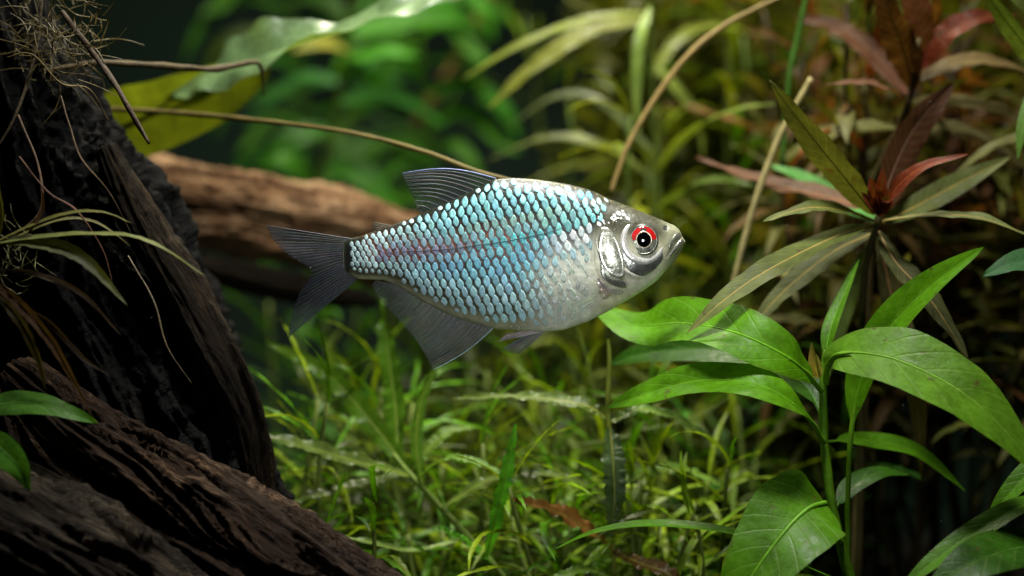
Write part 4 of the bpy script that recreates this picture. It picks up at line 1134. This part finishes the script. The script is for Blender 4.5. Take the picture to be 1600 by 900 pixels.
patch('upper_lip', [(1063, 362), (1065, 369), (1058, 373), (1051, 381), (1045, 390), (1043, 384), (1048, 374), (1055, 365)], 1.6, M['skin'] and M['silver'], (0.42, 0.43, 0.34), 0.2)
patch('lower_lip', [(1066, 372), (1069.5, 377), (1067, 384), (1060, 394), (1050, 403), (1045, 400), (1050, 390), (1058, 379)], 1.7, M['silver'], (0.50, 0.50, 0.42), 0.2)
patch('nostril', [(1036, 352), (1041, 352), (1043, 356), (1041, 361), (1036, 360), (1034, 356)], 0.5, simple('nostril_dark', (0.04, 0.04, 0.03), 0.4), (1, 1, 1), 0.3, 4, 20)

# eye
EX, EY = 1004.0, 375.5
ey0 = body_y(980, 375) * 0.35 + body_y(1026, 375) * 0.35 + body_y(1004, 375) * 0.3
ECEN = np.array([(EX - 800) * PX, ey0 * PX, (450 - EY) * PX])
nE = np.array((0.10, -1.0, 0.06)); nE /= np.linalg.norm(nE)
def disc(name, r0, r1, prof_y, mat, parent, a0=0.0, a1=2 * math.pi, rings=6, seg=64, color=None, ry=1.06, dx=0.0, dz=0.0):
    X = np.array((1, 0, 0)) - nE * nE[0]; X /= np.linalg.norm(X); Z = np.cross(X, nE); Z = Z if Z[2] > 0 else -Z
    closed = abs((a1 - a0) - 2 * math.pi) < 1e-6
    V, F = [], []
    cnt = seg if closed else seg + 1
    for i in range(rings + 1):
        r = r0 + (r1 - r0) * i / rings
        for k in range(cnt):
            a = a0 + (a1 - a0) * k / seg
            p = ECEN + X * (r * math.cos(a) + dx) * PX + Z * (r * math.sin(a) * ry + dz) * PX + nE * prof_y(r, i / rings) * PX
            V.append(p)
    for i in range(rings):
        for k in range(seg):
            j = (k + 1) % cnt
            F.append((i * cnt + k, i * cnt + j, (i + 1) * cnt + j, (i + 1) * cnt + k))
    if r0 < 0.01: pass
    base = FB
    return link(name, mesh(name, np.array(V) - base, F, mat), parent, color)

M['eye_dark'] = simple('eye_rim', (0.05, 0.05, 0.04), 0.35, 0.3)
M['iris'] = simple('iris_silver', (0.42, 0.45, 0.36), 0.25, 0.45, 1800.0, 0.3, 0.0002, metal=0.7)
M['red'] = simple('iris_red', (0.55, 0.008, 0.008), 0.3, 0.35, 1200.0, 0.25, 0.0002)
M['gold'] = simple('pupil_ring', (0.85, 0.74, 0.55), 0.25, 0.15, 1500.0, 0.2, 0.0001, metal=0.6)
N = NT('pupil_black'); N.b.inputs['Base Color'].default_value = (0.002, 0.002, 0.002, 1); N.b.inputs['Roughness'].default_value = 0.08
M['pupil'] = N.m
dome = lambda r: 4.6 * (1 - (r / 23.0) ** 2)
eye = disc('eye', 19.5, 24.0, lambda r, f: dome(r) * 0.9 + 1.2 * math.sin(math.pi * min(1, f)) - 4.5 * max(0, f - 0.55), M['eye_dark'], fish)
disc('iris', 10.0, 21.0, lambda r, f: dome(r) + 0.2, M['iris'], eye)
disc('red_iris_patch', 12.0, 20.6, lambda r, f: dome(r) + 0.45, M['red'], eye, math.radians(3), math.radians(183), 6, 48)
disc('iris_spot', 12.5, 17.0, lambda r, f: dome(r) + 0.6, M['eye_dark'], eye, math.radians(74), math.radians(112), 4, 16)
disc('pupil_ring', 11.0, 12.7, lambda r, f: dome(r) + 0.5 + 0.35 * math.sin(math.pi * f), M['gold'], eye)
disc('pupil', 0.0, 11.6, lambda r, f: dome(r) + 0.45 + 1.4 * (1 - f * f), M['pupil'], eye, rings=8)
N = NT('cornea')
gl_ = N.n('ShaderNodeBsdfGlossy', {'Roughness': 0.04}); tp_ = N.n('ShaderNodeBsdfTransparent'); mx_ = N.n('ShaderNodeMixShader', {0: 0.05})
N.t.links.new(tp_.outputs[0], mx_.inputs[1]); N.t.links.new(gl_.outputs[0], mx_.inputs[2]); N.t.links.new(mx_.outputs[0], N.out.inputs[0])
M['cornea'] = N.m
disc('cornea', 0.0, 21.5, lambda r, f: dome(r) + 0.6 + 4.2 * (1 - f * f), M['cornea'], eye, rings=10)
disc('eye_ring', 19.8, 21.6, lambda r, f: dome(r) + 0.3 + 0.7 * math.sin(math.pi * f), M['iris'], eye, rings=4)

# fins -------------------------------------------------------------
def fin_material(name, base, alpha, tint, edge=0.0):
    N = NT(name)
    uv = N.n('ShaderNodeUVMap').outputs[0]
    sep = N.n('ShaderNodeSeparateXYZ', {0: uv})
    geo = N.n('ShaderNodeNewGeometry').outputs['Position']
    mp = N.n('ShaderNodeMapping', {'Vector': uv, 'Scale': (90.0, 6.0, 1.0)}).outputs[0]
    s_ = N.noise(1.0, mp, 4.0, 0.7)
    n2 = N.noise(900.0, geo, 3.0)
    kk = N.math('MULTIPLY', N.rng(s_, 0.3, 0.7, 0.5, 1.6), N.rng(n2, 0.3, 0.7, 0.8, 1.2))
    N.s(N.b.inputs['Base Color'], N.mix(1.0, (*base, 1), N.n('ShaderNodeCombineColor', {0: kk, 1: kk, 2: kk}).outputs[0], 'MULTIPLY'))
    N.b.inputs['Roughness'].default_value = 0.35
    N.s(N.b.inputs['Normal'], N.bump(s_, 0.4, 0.0002))
    tr = N.n('ShaderNodeBsdfTransparent', {'Color': (*tint, 1)})
    mx = N.n('ShaderNodeMixShader')
    N.s(mx.inputs[0], N.math('ADD', N.rng(s_, 0.3, 0.7, alpha - 0.18, alpha + 0.18), N.math('MULTIPLY', sep.outputs[1], edge), True))
    N.t.links.new(tr.outputs[0], mx.inputs[1]); N.t.links.new(N.b.outputs[0], mx.inputs[2]); N.t.links.new(mx.outputs[0], N.out.inputs[0])
    return N.m
M['fin_dark'] = fin_material('fin_dark', (0.010, 0.014, 0.019), 0.76, (0.75, 0.8, 0.85), -0.16)
M['fin_mid'] = fin_material('fin_mid', (0.012, 0.018, 0.015), 0.70, (0.85, 0.9, 0.85), -0.30)
M['fin_clear'] = fin_material('fin_clear', (0.45, 0.48, 0.40), 0.0, (0.95, 0.97, 0.95))
M['ray'] = simple('fin_ray', (0.1, 0.12, 0.12), 0.35, 0.5, 900.0, 0.2, 0.0001, use_obj=True, spec=0.6)

def fin(name, base, tip, nrays, mat, rcol, rr=0.9, y0=0.0, bow=0.0, wav=0.0, curve=(0, 0), branch=True, ymove=0.0, tipcol=None, parent=None, serr=1.2):
    """rays run from the base line to the tip line; membrane spans them"""
    ns = nrays * 4
    Bp = catmull([(a, b_, 0) for a, b_ in base], ns)[:, :2]
    Tp = catmull([(a, b_, 0) for a, b_ in tip], ns)[:, :2]
    K = 16
    V, F, UV = [], [], []
    def pt(i, t):
        b0, t0 = Bp[i], Tp[i]
        s_ = i / (ns - 1)
        d = t0 - b0
        nx = np.array((-d[1], d[0])) * bow * math.sin(math.pi * t)
        ser = 1 - 0.01 * t * (serr * (0.5 - 0.5 * math.cos(2 * math.pi * s_ * nrays)) + 2.5 * max(0.0, mnoise.noise((s_ * nrays * 0.9, nrays, 0.0))))
        q = b0 + d * t * ser + nx + np.array(curve) * t * t
        y = y0 + wav * math.sin(s_ * 7 + t * 2.2) * t + ymove * t
        y += 0.35 * math.sin(s_ * nrays * 2 * math.pi) * t
        return Vector(((q[0] - 800) * PX, y * PX, (450 - q[1]) * PX))
    for i in range(ns):
        for k in range(K + 1):
            V.append(pt(i, k / K)); UV.append((i / (ns - 1), k / K))
    for i in range(ns - 1):
        for k in range(K):
            F.append((i * (K + 1) + k, i * (K + 1) + k + 1, (i + 1) * (K + 1) + k + 1, (i + 1) * (K + 1) + k))
    o = link(name, mesh(name, np.array([tuple(v) for v in V]) - FB, F, mat, UV), parent or fish)
    for r in range(nrays):
        i = min(ns - 1, int(round((r + 0.02) * (ns - 1) / (nrays - 1)))) if nrays > 1 else 0
        p = np.array([tuple(pt(i, t)) for t in np.linspace(0, 0.985, 14)])
        specs = [(p, rr * PX * (1.25 if r == 0 else 1.0))]
        if branch and 0 < i < ns - 2:
            i2 = min(ns - 1, i + 2)
            a = np.linspace(0.45, 0.98, 9)
            p2 = np.array([tuple(pt(i, t) * (1 - (t - 0.45) / 0.53) + pt(i2, t) * ((t - 0.45) / 0.53)) for t in a])
            specs.append((p2, rr * PX * 0.6))
        v, f, uv = strands_mesh(specs, 5)
        cc = tuple(x * random.uniform(0.7, 1.4) for x in (tipcol if (tipcol and r == 0) else rcol))
        link('ray', mesh('ray', np.array([tuple(q) for q in v]) - FB, f, M['ray'], uv), o, cc)
    return o

fin('tail_fin', [(548, 373), (543, 384), (541, 398), (543, 412), (549, 426), (558, 437)],
    [(410, 352), (425, 378), (448, 400), (482, 424), (463, 458), (450, 495), (445, 529)], 27, M['fin_dark'], (0.030, 0.038, 0.048), 0.7, 0.0, 0.0, 3.0, (4, 0), serr=2.0)
fin('dorsal_fin', [(775, 279), (752, 291), (728, 305), (700, 318), (662, 334)],
    [(627, 271), (629, 277), (636, 292), (644, 308), (652, 327)], 12, M['fin_mid'], (0.035, 0.045, 0.045), 0.8, 0.0, 0.075, 1.5, (0, 0), ymove=-3.0, tipcol=(0.30, 0.40, 0.50))
fin('anal_fin', [(770, 513), (740, 505), (700, 490), (660, 470), (625, 448), (588, 438)],
    [(676, 578), (668, 562), (652, 535), (626, 503), (598, 474), (580, 446)], 26, M['fin_mid'], (0.07, 0.085, 0.075), 0.8, 0.0, -0.05, 2.0, (0, 0), ymove=-2.0, tipcol=(0.25, 0.33, 0.40))
fin('adipose_fin', [(612, 353), (604, 356), (594, 360)], [(584, 347), (580, 353), (582, 362)], 6, M['fin_mid'], (0.09, 0.09, 0.06), 0.5, 0.0, 0.0, 0.3, branch=False)
fin('pelvic_fin', [(848, 518), (838, 518), (826, 517)], [(778, 533), (784, 527), (792, 521)], 8, M['fin_mid'], (0.24, 0.26, 0.24), 0.7, -12, 0.0, 1.0, branch=True, ymove=-6)
fin('pelvic_fin', [(850, 518), (842, 519), (832, 518)], [(812, 553), (796, 551), (785, 545)], 8, M['fin_mid'], (0.20, 0.22, 0.20), 0.7, -8, 0.0, 1.0, branch=True, ymove=2)
fin('pectoral_fin', [(948, 448), (948, 455), (944, 463)], [(866, 446), (872, 470), (902, 494)], 11, M['fin_clear'], (0.5, 0.52, 0.42), 0.2, float(body_y(945, 455)) - 1.0, 0.05, 0.6, branch=True, ymove=0)
patch('pectoral_fin_base', [(938, 447), (950, 449), (957, 455), (950, 466), (940, 468), (934, 458)], 1.2, M['silver_pale'], (0.62, 0.50, 0.40), 0.2, 6, 30)
print('OBJECTS', len(bpy.data.objects))
